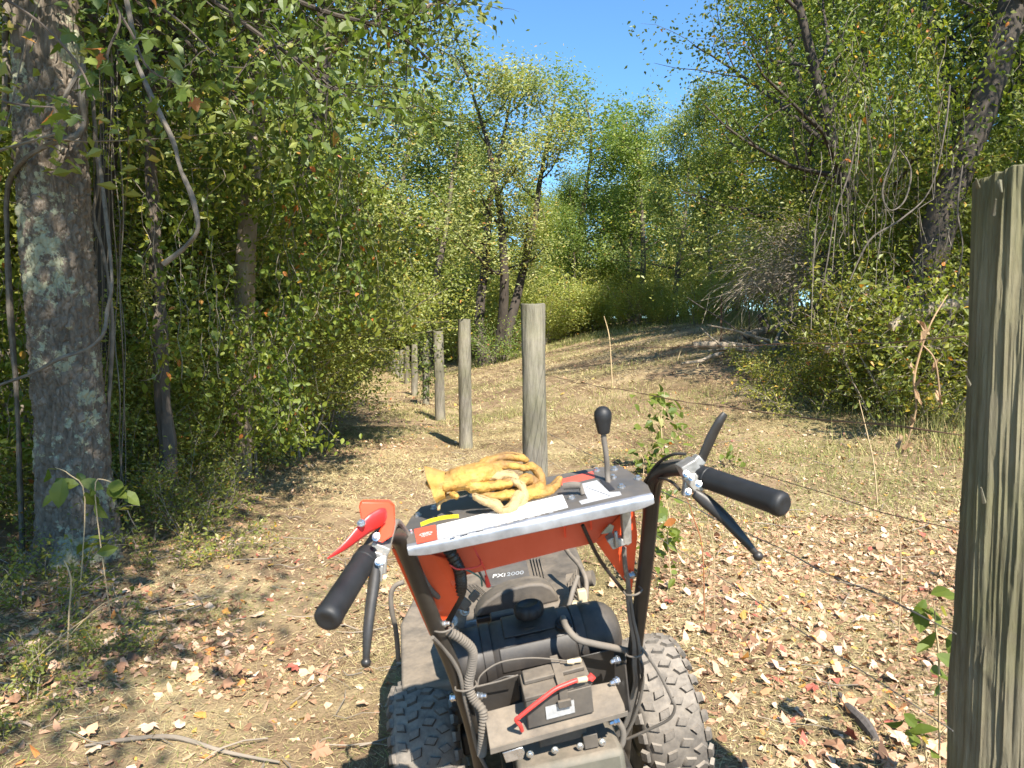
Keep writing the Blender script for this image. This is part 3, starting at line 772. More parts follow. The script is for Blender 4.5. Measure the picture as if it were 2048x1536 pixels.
# --- overhanging leafy limbs, upper left
def lobed(kind, R, curl=0.25):
    if kind == 'maple':
        prof = [(-90, .15), (-55, .45), (-35, .32), (-12, .62), (0, .42), (22, .8), (38, .45), (58, .62), (90, 1.0)]
    elif kind == 'oak':
        prof = [(-90, .25), (-50, .35), (-20, .3), (10, .5), (30, .4), (55, .65), (70, .6), (90, .95)]
    else:
        prof = [(-90, .5), (-50, .42), (-15, .38), (20, .42), (50, .6), (75, .85), (90, 1.0)]
    pts = [(math.radians(a), r) for a, r in prof]
    out_ = [(math.cos(a) * r, math.sin(a) * r) for a, r in pts]
    out_ += [(-x, y) for x, y in out_[-2:0:-1]]
    V = [(0, 0.0, 0)]
    cx, cy = R.uniform(-1, 1), R.uniform(-1, 1)
    for x, y in out_:
        z = curl * (x * x + 0.6 * (y * y) * cy) * (1 if cx > 0 else -1) + R.gauss(0, 0.05) * curl * 3
        V.append((x, y, z))
    n = len(out_)
    Fa = [(0, 1 + i, 1 + (i + 1) % n) for i in range(n)]
    return V, Fa

R = random.Random(8)
def leaf_variants(mat_list, kinds, count, curl):
    out_ = []
    for k in range(count):
        V, Fa = lobed(kinds[k % len(kinds)], R, curl)
        me = np_mesh('leaf', V, Fa, mat_list[k % len(mat_list)], False, [R.random()] * len(Fa))
        out_.append(me)
    return out_

def maple():
    root = empty('maple_tree', (-3.3, 2.0, gz(-3.3, 2.0)), 'maple whose big lobed green and orange leaves hang in front of the lichen-covered trunk', 'tree')
    o0 = root.location
    mb = MB(); mb.tube([Vector((0, 0, -.1)), Vector((0.05, 0, 2)), Vector((0.1, .1, 3.6)), Vector((.1, .2, 6))], [.11, .1, .08, .04], n=12, sub=4)
    mb.build('trunk', M_bark, root)
    T = MB(); ends = []
    limbs = [[(-700, 60, 2.2), (-100, -60, 2.7), (180, -60, 2.9), (330, 20, 3.0), (430, 110, 3.05)],
             [(-100, -60, 2.7), (60, 30, 2.75), (150, 120, 2.8), (190, 200, 2.8)],
             [(180, -60, 2.9), (260, 60, 2.95), (300, 140, 2.95), (390, 180, 3.0)],
             [(-700, 60, 2.2), (-150, 120, 2.5), (0, 200, 2.6), (110, 215, 2.65)],
             [(180, -60, 2.9), (240, 30, 2.9), (215, 110, 2.9), (230, 180, 2.9)]]
    for l in limbs:
        P = [W(*p) - o0 for p in l]
        T.tube(P, [0.009] + [0.005] * (len(P) - 2) + [0.002], n=5, sub=5)
    T.build('limb', M_bark, root)
    vs = leaf_variants([M_big], ['maple'], 10, 0.22)
    k = 0
    spots = []
    for _ in range(24): spots.append((R.gauss(195, 70), R.gauss(40, 55), 2.9))
    for _ in range(10): spots.append((R.gauss(205, 45), R.gauss(150, 40), 2.85))
    for _ in range(12): spots.append((R.gauss(355, 45), R.gauss(170, 22), 3.0))
    for _ in range(9): spots.append((R.gauss(30, 45), R.gauss(225, 22), 2.6))
    for _ in range(8): spots.append((R.gauss(110, 28), R.gauss(235, 18), 2.65))
    for (px, py, D) in spots:
        c = mobj('leaf', R.choice(vs), root)
        c.location = W(px, py, D + R.gauss(0, 0.12)) - o0
        s = R.uniform(0.035, 0.06)
        c.scale = (s, s, s)
        c.rotation_euler = Euler((math.radians(R.uniform(200, 300)), R.gauss(0, 0.4), R.uniform(-1.4, 1.4)))
        k += 1
maple()

def canopy():
    """the leafy limbs that droop into the top of the picture on the left"""
    base = Vector((-4.4, 3.2, gz(-4.4, 3.2)))
    root = empty('hickory_tree', base, 'tree reaching long leafy limbs over the path from the upper left towards the sky', 'tree')
    mb = MB(); mb.tube([Vector((0, 0, -.1)), Vector((0, .2, 2.5)), Vector((0.2, .6, 5)), Vector((.3, .8, 8))], [.14, .12, .09, .04], n=12, sub=4)
    mb.build('trunk', M_darkbark, root)
    T = Tree(61)
    limbs = [([(-200, -300, 4.4), (200, -160, 5.0), (450, -60, 5.2), (640, 20, 5.3), (780, 60, 5.4), (860, 120, 5.5)], 0.03),
             ([(0, -200, 4.6), (330, -60, 4.6), (520, 70, 4.6), (640, 150, 4.7), (700, 200, 4.7)], 0.022),
             ([(-100, -200, 4.4), (300, 20, 5.0), (430, 150, 5.2), (520, 250, 5.2)], 0.02),
             ([(200, -260, 6.0), (500, -200, 6.4), (700, -90, 6.8), (820, -30, 7.0), (900, 10, 7.0)], 0.03),
             ([(100, -300, 5.4), (420, -120, 5.6), (600, -20, 5.8), (720, 70, 6.0)], 0.02),
             ([(200, 60, 5.6), (350, 110, 5.6), (470, 120, 5.6), (560, 180, 5.6)], 0.012)]
    for l, r in limbs:
        P = [W(*p) - base for p in l]
        T.mb.tube(P, [r * (1 - 0.75 * i / (len(P) - 1)) for i in range(len(P))], n=6, sub=5)
        for i in range(1, len(P)):
            for k in range(7):
                q = P[i - 1].lerp(P[i], R.random())
                T.limb(q, (R.gauss(0.3, 0.6), R.gauss(0, 0.6), R.gauss(-0.15, 0.4)), R.uniform(0.4, 0.95), 0.006, 1, 3, -0.03, 0.2, 5, True, 0.3, 0.15)
    def flt(A):
        p = A + np.array(base)
        D = np.maximum(p[:, 1], .5)
        py = 690 - (p[:, 2] - CAM_Z) / D * F_PX; px = 1024 + p[:, 0] / D * F_PX
        return (py < 330) & (px < 905)
    V, Fa, tn = T.leaves(6, 0.12, 0.068, 0.75, 0.2, 0.9, 0.025, 8200, 0.27, 0.0, flt, True)
    c = mobj('crown', np_mesh('crown', V, Fa, M_big, False, tn), root)
    T.mb.build('limbs', M_darkbark, root)
canopy()

# ------------------------------------------------------------------ fence posts and wire
def wood_mat(name, stops, green=0.5):
    m, n, N, Lk = nodes(name)
    tc = N.new('ShaderNodeTexCoord'); co = tc.outputs['Object']
    a = tex(N, Lk, co, scale=46, detail=9, rough=0.75, stretch=(1, 1, 0.10))
    b = tex(N, Lk, co, scale=4, detail=6, rough=0.6, stretch=(1, 1, 0.4))
    r = ramp(N, stops); Lk.new(a.outputs['Fac'], r.inputs[0])
    rb = ramp(N, [(0.36, (0.55, 0.54, 0.52)), (0.5, (0.9, 0.89, 0.86)), (0.64, (1.3, 1.27, 1.2))]); Lk.new(b.outputs['Fac'], rb.inputs[0])
    c = mixc(N, Lk, 0.8, r.outputs[0], rb.outputs[0], 'MULTIPLY')
    g = tex(N, Lk, co, scale=2.3, detail=7, rough=0.7)
    rg = ramp(N, [(0.42, (0, 0, 0)), (0.62, (green, green, green))]); Lk.new(g.outputs['Fac'], rg.inputs[0])
    c = mixc(N, Lk, rg.outputs[0], c, mixc(N, Lk, a.outputs['Fac'], (0.07, 0.075, 0.025), (0.24, 0.25, 0.10)))
    p = N.new('ShaderNodeBsdfPrincipled'); p.inputs['Roughness'].default_value = 0.88; p.inputs['Specular IOR Level'].default_value = 0.2
    Lk.new(c, p.inputs['Base Color'])
    bu = N.new('ShaderNodeBump'); bu.inputs['Strength'].default_value = 0.9; bu.inputs['Distance'].default_value = 0.006
    Lk.new(a.outputs['Fac'], bu.inputs['Height']); Lk.new(bu.outputs[0], p.inputs['Normal'])
    o = N.new('ShaderNodeOutputMaterial'); Lk.new(p.outputs[0], o.inputs[0])
    return m
M_post = wood_mat('weathered_post', [(0.25, (0.10, 0.088, 0.07)), (0.5, (0.215, 0.195, 0.16)), (0.75, (0.31, 0.285, 0.235))], 0.3)
M_postn = wood_mat('green_post', [(0.3, (0.12, 0.102, 0.068)), (0.48, (0.195, 0.172, 0.118)), (0.72, (0.27, 0.245, 0.175))], 0.42)
M_postd = wood_mat('dark_post', [(0.25, (0.08, 0.07, 0.055)), (0.5, (0.16, 0.14, 0.11)), (0.75, (0.24, 0.21, 0.17))], 0.4)

def post(base, top, r, seed, label, mat, nth=48, nz=120, rough=0.004, group='round wooden posts of the fence line', cut=0.006):
    ax = top - base; Lh = ax.length
    th = np.linspace(0, 2 * np.pi, nth, endpoint=False); hh = np.linspace(-0.05, 1, nz)
    TH, H = np.meshgrid(th, hh)
    z = H * Lh
    gr = fbm(np.cos(TH) * 5 + seed * 3.1 + 50, z * 0.8 + np.sin(TH) * 5 + 50, seed, 4) - 0.5
    grain = fbm(np.cos(TH) * 16 + seed * 5 + 90, z * 2.2 + np.sin(TH) * 16 + 90, seed + 4, 3) - 0.5
    lump = fbm(np.cos(TH) * 1.3 + seed + 30, z * 1.8 + np.sin(TH) * 1.3 + 30, seed + 9, 3) - 0.5
    fine_ = fbm(np.cos(TH) * 40 + seed * 5 + 190, z * 5 + np.sin(TH) * 40 + 190, seed + 14, 3) - 0.5
    rad = r * (1 - 0.06 * H) + lump * 0.02 + gr * rough * 1.0 + grain * rough * 1.7 + fine_ * rough * 2.0
    f1, f2, idv = worley(TH / (2 * np.pi) * 14, z * 3.0, seed + 40)
    edge_ = smooth(np.minimum(TH, 2 * np.pi - TH) / 0.5)
    rad -= np.where(idv > 0.66, 1, 0) * np.clip((f2 - f1) * 4, 0, 1) * rough * 1.0 * edge_
    dx = ax.x / Lh; dy = ax.y / Lh; dz = ax.z / Lh
    top_var = (fbm(np.cos(TH) * 2 + 11, np.sin(TH) * 2 + seed, seed, 2) - 0.5) * cut * 4 * (H > 0.999)
    X = rad * np.cos(TH) + z * dx; Y = rad * np.sin(TH) + z * dy; Z = z * dz + top_var
    V = np.stack([X, Y, Z], -1).reshape(-1, 3)
    i = np.arange(nz - 1)[:, None] * nth + np.arange(nth)[None, :]
    j = np.arange(nz - 1)[:, None] * nth + (np.arange(nth)[None, :] + 1) % nth
    Fq = np.stack([i, j, j + nth, i + nth], -1).reshape(-1, 4)
    # top face: rings in to the centre
    rows = V.reshape(nz, nth, 3)[-1]
    extra = []; faces = []; b = len(V); cur = np.arange(nth) + (nz - 1) * nth
    cen = rows.mean(0)
    for q in (0.93, 0.5, 0.04):
        ring = cen + (rows - cen) * q; ring[:, 2] += 0.003 if q < 0.95 else 0
        extra.append(ring); nxt = np.arange(nth) + b; b += nth
        faces.append(np.stack([cur, np.roll(cur, -1), np.roll(nxt, -1), nxt], -1)); cur = nxt
    V = np.concatenate([V] + extra); Fq = np.concatenate([Fq] + faces)
    me = np_mesh('fence_post', V, Fq, mat, True)
    me.set_sharp_from_angle(angle=math.radians(50))
    o = mobj('fence_post', me); o.location = base
    return tag(o, label, 'fence post', group)

near_top = W(2058, 352, 1.35); near_bot = W(2011, 1536, 1.35)
dr = (near_top - near_bot).normalized()
nb = near_bot - dr * ((near_bot.z - gz(near_bot.x, 1.35)) / dr.z)
P_near = post(nb, near_top, 0.094, 3, 'mossy fence post close by at the right edge, split and splintered', M_postn, 260, 460, 0.0034, None, 0.012)
P_near['group'] = 'round wooden posts of the fence line'
# splinters standing proud of the near post's top
for k, (px, py, px2, py2) in enumerate([(1956, 375, 1952, 357), (1999, 362, 2004, 385), (1987, 430, 1992, 398), (1968, 1005, 1962, 975), (1938, 770, 1932, 752)]):
    mb = MB(); p = W(px, py, 1.30); q = W(px2, py2, 1.283)
    mb.tube([p - nb, q - nb], [0.004, 0.0012], n=5)
    s = mb.build('splinter', M_post, P_near)
posts = []
def fpost(cxt, ty, cxb, by, wpx, seed, label, mat, D=None):
    b = G(cxb, by) if D is None else W(cxb, by, D)
    t = W(cxt, ty, b.y)
    if D is not None:
        dd = (t - b).normalized(); b = t - dd * ((t.z - gz(b.x, D)) / dd.z)
    o = post(b, t, wpx / 2 / F_PX * b.y, seed, label, mat, 48 if by > 800 else 24, 160 if by > 800 else 40, 0.003)
    posts.append((o, b, t, wpx / 2 / F_PX * b.y))
    return o
fpost(1066, 609, 1070, 960, 50, 11, 'grey fence post rising just behind the yellow gloves', M_post, 5.1)
fpost(928, 639, 932, 897, 27, 12, 'pale clean fence post, the next one beyond the post behind the gloves', M_post)
fpost(876, 663, 881, 842, 21, 13, 'brownish fence post, third from the yellow gloves', M_post)
fpost(851, 682, 852, 810, 14, 14, 'fence post overgrown with a leafy creeper', M_post)
fpost(829, 689, 829, 792, 13, 15, 'fence post half in shade just left of the creeper-covered one', M_post)
fpost(814, 692, 814, 768, 11, 16, 'dark shaded fence post far down the line', M_postd)
fpost(803, 700, 803, 757, 8.5, 17, 'thin fence post far down the line, before the pale far ones', M_post)
for k, (x, t, b, wd) in enumerate([(795, 702, 753, 7.5), (788, 703, 747, 6.5), (781, 704, 742, 6)]):
    fpost(x, t, x, b, wd, 18 + k, ['first of the three pale farthest fence posts', 'middle one of the three pale farthest fence posts', 'farthest fence post, against the bushes'][k], M_post)
# creeper on the fourth post
T = Tree(70); b, t = posts[3][1], posts[3][2]
for k in range(60): T.anchor.append((b.lerp(t, R.uniform(0.15, 1.05)) + Vector((R.gauss(0.03, .07), -0.08 + R.gauss(0, .05), 0))) - b)
V, Fa, tn = T.leaves(6, 0.05, 0.07, 0.9)
o = mobj('creeper', np_mesh('creeper', V, Fa, M_leaf, False, tn * 0.5)); o.location = b; tag(o, 'dark leafy creeper climbing the fourth fence post from the gloves', 'plant')

M_wire = surf('rusty_wire', (0.24, 0.14, 0.09), 0.7, metal=0.3, var=0.4, scale=60, bump=0)
M_wireg = surf('grey_wire', (0.30, 0.28, 0.25), 0.55, metal=0.6, var=0.3, scale=60, bump=0)
midy = [690, 752, 805, 862, 915]
neary = [676, 876, 1070, 1268, 1462]
wl = ['topmost wire, running level from the near mossy post', 'second wire from the top between the near mossy post and the grey one', 'third wire of the fence, crossing just above the right hand grip', 'fourth wire of the fence, crossing behind the right lever', 'lowest fence wire, slanting over the fallen leaves']
for k in range(5):
    a = W(1930 - k * 6, neary[k], 1.33); m_ = W(1092, midy[k], 5.1)
    P = [a + Vector((0.0, 0, 0)), a.lerp(m_, 0.33) - Vector((0, 0, 0.015)), a.lerp(m_, 0.66) - Vector((0, 0, 0.012)), m_]
    # on to the next posts
    for (o_, b_, t_, r_) in posts[1:4]:
        P.append(b_.lerp(t_, 0.80 - 0.17 * k) + Vector((r_ * 0.9, -r_ * 0.5, 0)))
    o0 = P[0].copy(); mb = MB()
    R2 = random.Random(k)
    Q = []
    for i in range(len(P) - 1):
        for s_ in range(6):
            q = P[i].lerp(P[i + 1], s_ / 6); Q.append(q - o0 + Vector((0, 0, R2.gauss(0, 0.004))))
    Q.append(P[-1] - o0)
    mb.tube(Q, 0.0012, n=5)
    if k in (1, 3):
        Q2 = [q + Vector((0, 0, 0.004 * math.sin(i * 2.1))) for i, q in enumerate(Q)]; mb.tube(Q2, 0.0010, n=4)
    o = mb.build('fence_wire', M_wire if k < 3 else M_wireg); o.location = o0
    tag(o, wl[k], 'wire', 'wires of the fence')

# rusty steel stakes in the field
for (px, ty, D, c, lab) in [(1441, 590, 14.5, M_wire, 'thin rusty steel stake standing left of the brush pile'), (1497, 622, 14.5, M_postd, 'short dark steel stake beside the brush pile')]:
    x = (px - 1024) / F_PX * D; b = Vector((x, D, gz(x, D))); t = W(px, ty, D)
    mb = MB(); h = t.z - b.z
    mb.box((0, 0, h / 2 - .05), (0.035, 0.006, h + .1)); mb.box((0, 0.012, h / 2 - .05), (0.006, 0.03, h + .1))
    for i in range(int(h / .07)): mb.box((0, -0.006, 0.05 + i * .07), (0.02, 0.008, 0.012))
    o = mb.build('steel_stake', c, None, False); o.location = b; tag(o, lab, 'stake')

# ------------------------------------------------------------------ brush pile
M_log = surf('old_log', (0.33, 0.27, 0.20), 0.9, var=0.45, scale=5, bump=0.9, bscale=26, stretch=(1, 1, 1), bd=0.01)
M_drift = surf('dark_rotten_wood', (0.11, 0.095, 0.085), 0.9, var=0.4, scale=8, bump=0.9, bscale=30, bd=0.01)
def log(pts, rpx, label, mat=M_log, name='log', lift=0.0, seed=0, cat='log', D=None, sub=6, n=12):
    P = []
    d0 = D
    for (px, py, *dd) in pts:
        P.append(W(px, py, d0 + (dd[0] if dd else 0)))
    o0 = min(P, key=lambda v: v.z).copy()
    rs = [r / F_PX * d0 for r in rpx]
    mb = MB(); mb.tube([p - o0 for p in P], rs, n=n, sub=sub)
    RR = random.Random(seed); m_ = sum(rs) / len(rs)
    mb.v = [tuple(Vector(v) + Vector((RR.gauss(0, 1), RR.gauss(0, 1), RR.gauss(0, 1))) * m_ * 0.09) for v in mb.v]
    o = mb.build(name, mat); o.location = o0
    return tag(o, label, cat)
def gd(px, py): return G(px, py).y
LD = gd(1450, 712)
log([(1385, 690), (1440, 692, 0), (1520, 697, -.1), (1600, 690, .1), (1640, 682, .2)], [7, 9, 9, 8, 6], 'long pale log lying level at the foot of the brush pile', D=LD, seed=1)
log([(1478, 680, .2), (1510, 665, .2), (1550, 656, .4), (1580, 640, .5), (1600, 622, .6)], [4, 7, 8, 7, 5], 'grey weathered branch curving up over the pale log', D=LD, seed=2, name='dead_branch', cat='branch')
log([(1519, 628, .3), (1527, 645, .3), (1536, 660, .3)], [5, 7, 8], 'black charred stub sticking up from the brush pile', mat=M_drift, D=LD, seed=3, name='dead_branch', cat='branch')
log([(1608, 650, .2), (1622, 664, .1), (1643, 674, 0)], [8, 9, 9], 'short broken log end right of the curving grey branch', D=LD, seed=4)
log([(1364, 727, 0), (1400, 722, 0), (1425, 712, .1), (1446, 706, .2)], [2, 3.5, 4, 3], 'small forked stick on the grass in front of the pale log', D=gd(1400, 732), seed=5, name='stick', cat='stick')
log([(1650, 700, -.3), (1720, 690, -.3), (1800, 690, -.3), (1900, 672, -.3)], [7, 9, 8, 7], 'long grey log half hidden in the weeds on the right', D=9.5, seed=6)
log([(1780, 655, 0), (1850, 620, 0), (1960, 600, 0)], [9, 11, 12], 'thick fallen limb leaning behind the near fence post', D=8.4, seed=7, name='dead_branch', cat='branch')
log([(1550, 562, 1), (1640, 570, 1), (1710, 566, 1)], [4, 6, 6], 'dark level branch under the arching bare twigs', mat=M_drift, D=14, seed=8, name='dead_branch', cat='branch')

RP = random.Random(77)
PILE = ['grey stick lying across the front of the brush pile', 'crooked branch leaning on the left end of the pale log', 'short stick poking up left in the brush pile', 'pale forked stick right of the long log', 'thin branch slanting up out of the brush pile', 'long bleached stick low in the brush pile', 'dark broken stick at the right foot of the brush pile', 'bent grey stick above the short broken log', 'thin pale stick crossing the crooked branch', 'stout short piece of wood at the front of the brush pile', 'slender stick pointing right from the brush pile', 'grey stick half in the weeds right of the brush pile']
for k, lb in enumerate(PILE):
    px = 1470 + k * 19; py = RP.uniform(688, 722); b = G(px, py); a_ = RP.uniform(0, 6.28); L_ = RP.uniform(.7, 1.9); tz = RP.uniform(.05, .55)
    mb = MB(); P = [Vector((0, 0, .04))]; d_ = Vector((math.cos(a_), math.sin(a_) * .5, tz)).normalized()
    for i in range(4):
        d_ = (d_ + Vector((RP.gauss(0, .15), RP.gauss(0, .15), RP.gauss(0, .1)))).normalized(); q = P[-1] + d_ * L_ / 4
        q.z = max(q.z, gz(b.x + q.x, b.y + q.y) - b.z + .03); P.append(q)
    r_ = RP.uniform(.018, .045); mb.tube(P, [r_, r_ * .9, r_ * .8, r_ * .6, r_ * .35], n=8, sub=3)
    m_ = len(P) // 2; mb.tube([P[2], P[2] + Vector((RP.gauss(0, .2), RP.gauss(0, .1), RP.uniform(.1, .35)))], [r_ * .5, r_ * .2], n=6)
    o = mb.build('dead_branch', RP.choice([M_log, M_log, M_drift, M_twig])); o.location = b; tag(o, lb, 'branch', 'branches of the brush pile')
for k in range(26):
    px = RP.uniform(1500, 1925); py = RP.uniform(735, 860) - (px - 1500) * .02; b = G(px, py)
    put('low_weed', TT['sprig'], b.x, b.y, RP.uniform(.45, .9), RP.uniform(0, 6), 'low sparse weed on the field edge', 'weed', 'weeds at the right edge of the field', (1.3, 1.25, .9), SH)

def twig_bush():
    base = Vector((5.9, 14.2, gz(5.9, 14.2)))
    root = empty('bare_bush', base, 'bare grey bush with long arching twigs above the brush pile', 'bush')
    RR = random.Random(17); mb = MB(); st = MB()
    src = [W(1560, 560, 14.5), W(1600, 520, 14.5), W(1640, 560, 14.2), W(1620, 480, 14.8)]
    for s_ in src:
        st.tube([Vector((0, 0, -.05)), (s_ - base) * 0.5 + Vector((0.15, 0, 0.1)), s_ - base], [.035, .025, .015], n=7, sub=4)
    for k in range(420):
        s_ = RR.choice(src) + Vector((RR.gauss(0, .2), RR.gauss(0, .3), RR.gauss(0, .15)))
        L_ = RR.uniform(0.9, 2.0); vx = -RR.uniform(0.35, 1.0) if RR.random() < .8 else RR.uniform(0, .6)
        p = s_; pts = [p - base]; v = Vector((vx, RR.gauss(0, .35), RR.uniform(0.0, .75)))
        for i in range(6):
            v = v.normalized() * .8 + Vector((RR.gauss(0, .22), RR.gauss(0, .22), -0.16 + RR.gauss(0, .12))); p = p + v.normalized() * L_ / 6
            if p.z < gz(p.x, p.y): break
            pts.append(p - base)
        if len(pts) > 2: mb.tube(pts, [0.0075] + [0.005] * (len(pts) - 2) + [0.002], n=3, caps=False)
    mb.build('twigs', M_pale_twig, root)['kind'] = 'stuff'
    st.build('stem', M_twig, root)
    T = Tree(404)
    for k in range(420): T.anchor.append(W(RR.gauss(1500, 85), RR.gauss(470, 55), 14.5 + RR.gauss(0, .5)) - base)
    V, Fa, tn = T.leaves(6, .16, .075, .6, .4, .9)
    c = mobj('leaves', np_mesh('leaves', V, Fa, M_olive, False, tn), root); c.color = (1.5, 1.4, 1.2, 1)
M_pale_twig = surf('pale_twig', (0.40, 0.34, 0.26), 0.85, var=0.3, scale=3, bump=0)
twig_bush()

# hanging vines, right
RR = random.Random(44)
names = ['leftmost of the looping grey vines hanging in the dark right wood', 'grey vine with a tight loop hanging left of the near fence post', 'long pale vine arching down over the dark trunk on the right', 'thin grey vine hanging nearest the top of the near fence post']
vs_ = [[(1722, 240, 8.6), (1700, 340, 8.6), (1670, 430, 8.6), (1655, 520, 8.6), (1640, 600, 8.7)],
       [(1790, 300, 8.4), (1765, 380, 8.4), (1780, 420, 8.3), (1810, 400, 8.4), (1822, 340, 8.5), (1800, 300, 8.6)],
       [(1900, 170, 8.5), (1890, 260, 8.4), (1860, 380, 8.4), (1800, 440, 8.3), (1740, 480, 8.3), (1700, 560, 8.3)],
       [(1925, 330, 8.0), (1915, 420, 8.0), (1925, 500, 8.0), (1905, 600, 8.0), (1890, 680, 8.0)]]
for p, nme in zip(vs_, names): vine(p, 0.009, nme, mat=M_darkvine)
mb = MB(); o0 = Vector((5.0, 9.0, 1.0))
for k in range(45):
    x = RR.uniform(1640, 1935); y0 = RR.uniform(60, 400); D0 = RR.uniform(8.2, 10.5); p = []
    for i in range(7):
        x += RR.gauss(-3, 14); p.append(W(x, y0 + i * RR.uniform(35, 60), D0 + RR.gauss(0, .1)) - o0)
    mb.tube(p, RR.uniform(0.002, 0.006), n=3, sub=2)
o = mb.build('vine_tangle', M_vine); o.location = o0; tag(o, 'tangle of thin hanging stems in the dark right wood', None, None, 'stuff')

# ------------------------------------------------------------------ ground cover: straw, grass, fallen leaves
NR = np.random.default_rng(99)
def in_view(x, y, pad=0.35):
    return np.abs(x) < 0.74 * y + pad
def scatter(n, x0, x1, y0, y1, dens):
    x = NR.uniform(x0, x1, n); y = NR.uniform(y0, y1, n)
    k = in_view(x, y) & (NR.random(n) < dens(x, y))
    return x[k], y[k]
def clear_machine(x, y):
    return ~((np.abs(x - 0.1) < 0.5) & (y > 1.2) & (y < 2.7))
def blades(x, y, length, wid, elev, tone):
    n = len(x); az = NR.uniform(0, 2 * np.pi, n); el = NR.uniform(elev[0], elev[1], n)
    L_ = NR.uniform(length[0], length[1], n); z = terrain(x, y) + NR.uniform(-0.002, 0.012, n) * (1 if length[1] < .2 else 0)
    d = np.stack([np.cos(az) * np.cos(el), np.sin(az) * np.cos(el), np.sin(el)], -1)
    s_ = np.stack([-np.sin(az), np.cos(az), NR.normal(0, .5, n)], -1); s_ = unit(s_) * wid * NR.uniform(.6, 1.4, n)[:, None]
    P = np.stack([x, y, z], -1)
    mid = P + d * L_[:, None] * 0.55 + np.stack([0 * x, 0 * x, L_ * .06], -1)
    V = np.stack([P - s_ / 2, P + s_ / 2, P + d * L_[:, None]], 1).reshape(-1, 3)
    Fa = np.arange(n * 3).reshape(-1, 3)
    return V, Fa, tone
def patch(x, y, s, sd): return fbm(x * s + 77, y * s + 77, sd, 4)
parts = []
for (n, x0, x1, y0, y1, ln, wd, el) in [(330000, -3.6, 4.2, 1.6, 5.5, (.015, .065), .0021, (-.05, .5)), (240000, -7, 8, 5.5, 12, (.03, .1), .0042, (0, .6)), (200000, -14, 20, 12, 38, (.06, .16), .011, (0, .7))]:
    x, y = scatter(n, x0, x1, y0, y1, lambda x, y: np.clip(0.35 + 1.9 * (patch(x, y, 0.9, 21) - 0.35), 0.12, 1))
    k = clear_machine(x, y); x, y = x[k], y[k]
    t = np.clip(0.42 + 0.9 * (patch(x, y, 1.4, 22) - 0.5) + NR.normal(0, .2, len(x)), 0, 0.85)
    gp = smooth((patch(x, y, 0.45, 23) - 0.5) * 7) * 0.5 + 0.03
    t = np.where(NR.random(len(x)) < gp, NR.uniform(.87, 1, len(x)), t)
    parts.append(blades(x, y, ln, wd, el, t))
V, Fa, tn = join_geo(parts)
tag(mobj('dry_grass', np_mesh('dry_grass', V, Fa, M_straw, False, tn)), 'short dry mown grass and straw over the field', None, None, 'stuff')
parts = []
for (n, x0, x1, y0, y1, ln, wd, thr) in [(25000, -3, 4, 2.2, 6.5, (.03, .10), .0035, .55), (60000, -6, 9, 6.5, 15, (.04, .12), .006, .52), (35000, -10, 18, 15, 36, (.05, .16), .014, .56), (25000, -2, 14, 27, 36, (.08, .25), .02, .3)]:
    x, y = scatter(n, x0, x1, y0, y1, lambda x, y: smooth((patch(x, y, 0.55, 41) - thr) * 9))
    k = clear_machine(x, y); x, y = x[k], y[k]
    parts.append(blades(x, y, ln, wd, (.5, 1.5), NR.random(len(x))))
# taller growth along the wood edges
n = 60000
y = NR.uniform(4, 30, n); side = NR.random(n) < .45
xl = -3.0 - 0.12 * y + NR.normal(0, .35, n) ; xr = 3.9 + 0.16 * y + NR.normal(0, .6, n)
x = np.where(side, xl, xr); k = in_view(x, y) & (y > np.where(side, 5.5, 7)); x, y = x[k], y[k]
parts.append(blades(x, y, (.12, .4), .007, (.6, 1.5), NR.random(len(x))))
V, Fa, tn = join_geo(parts)
tag(mobj('green_grass', np_mesh('green_grass', V, Fa, M_grass, False, tn)), 'tufts of greener grass in patches and along the wood edges', None, None, 'stuff')

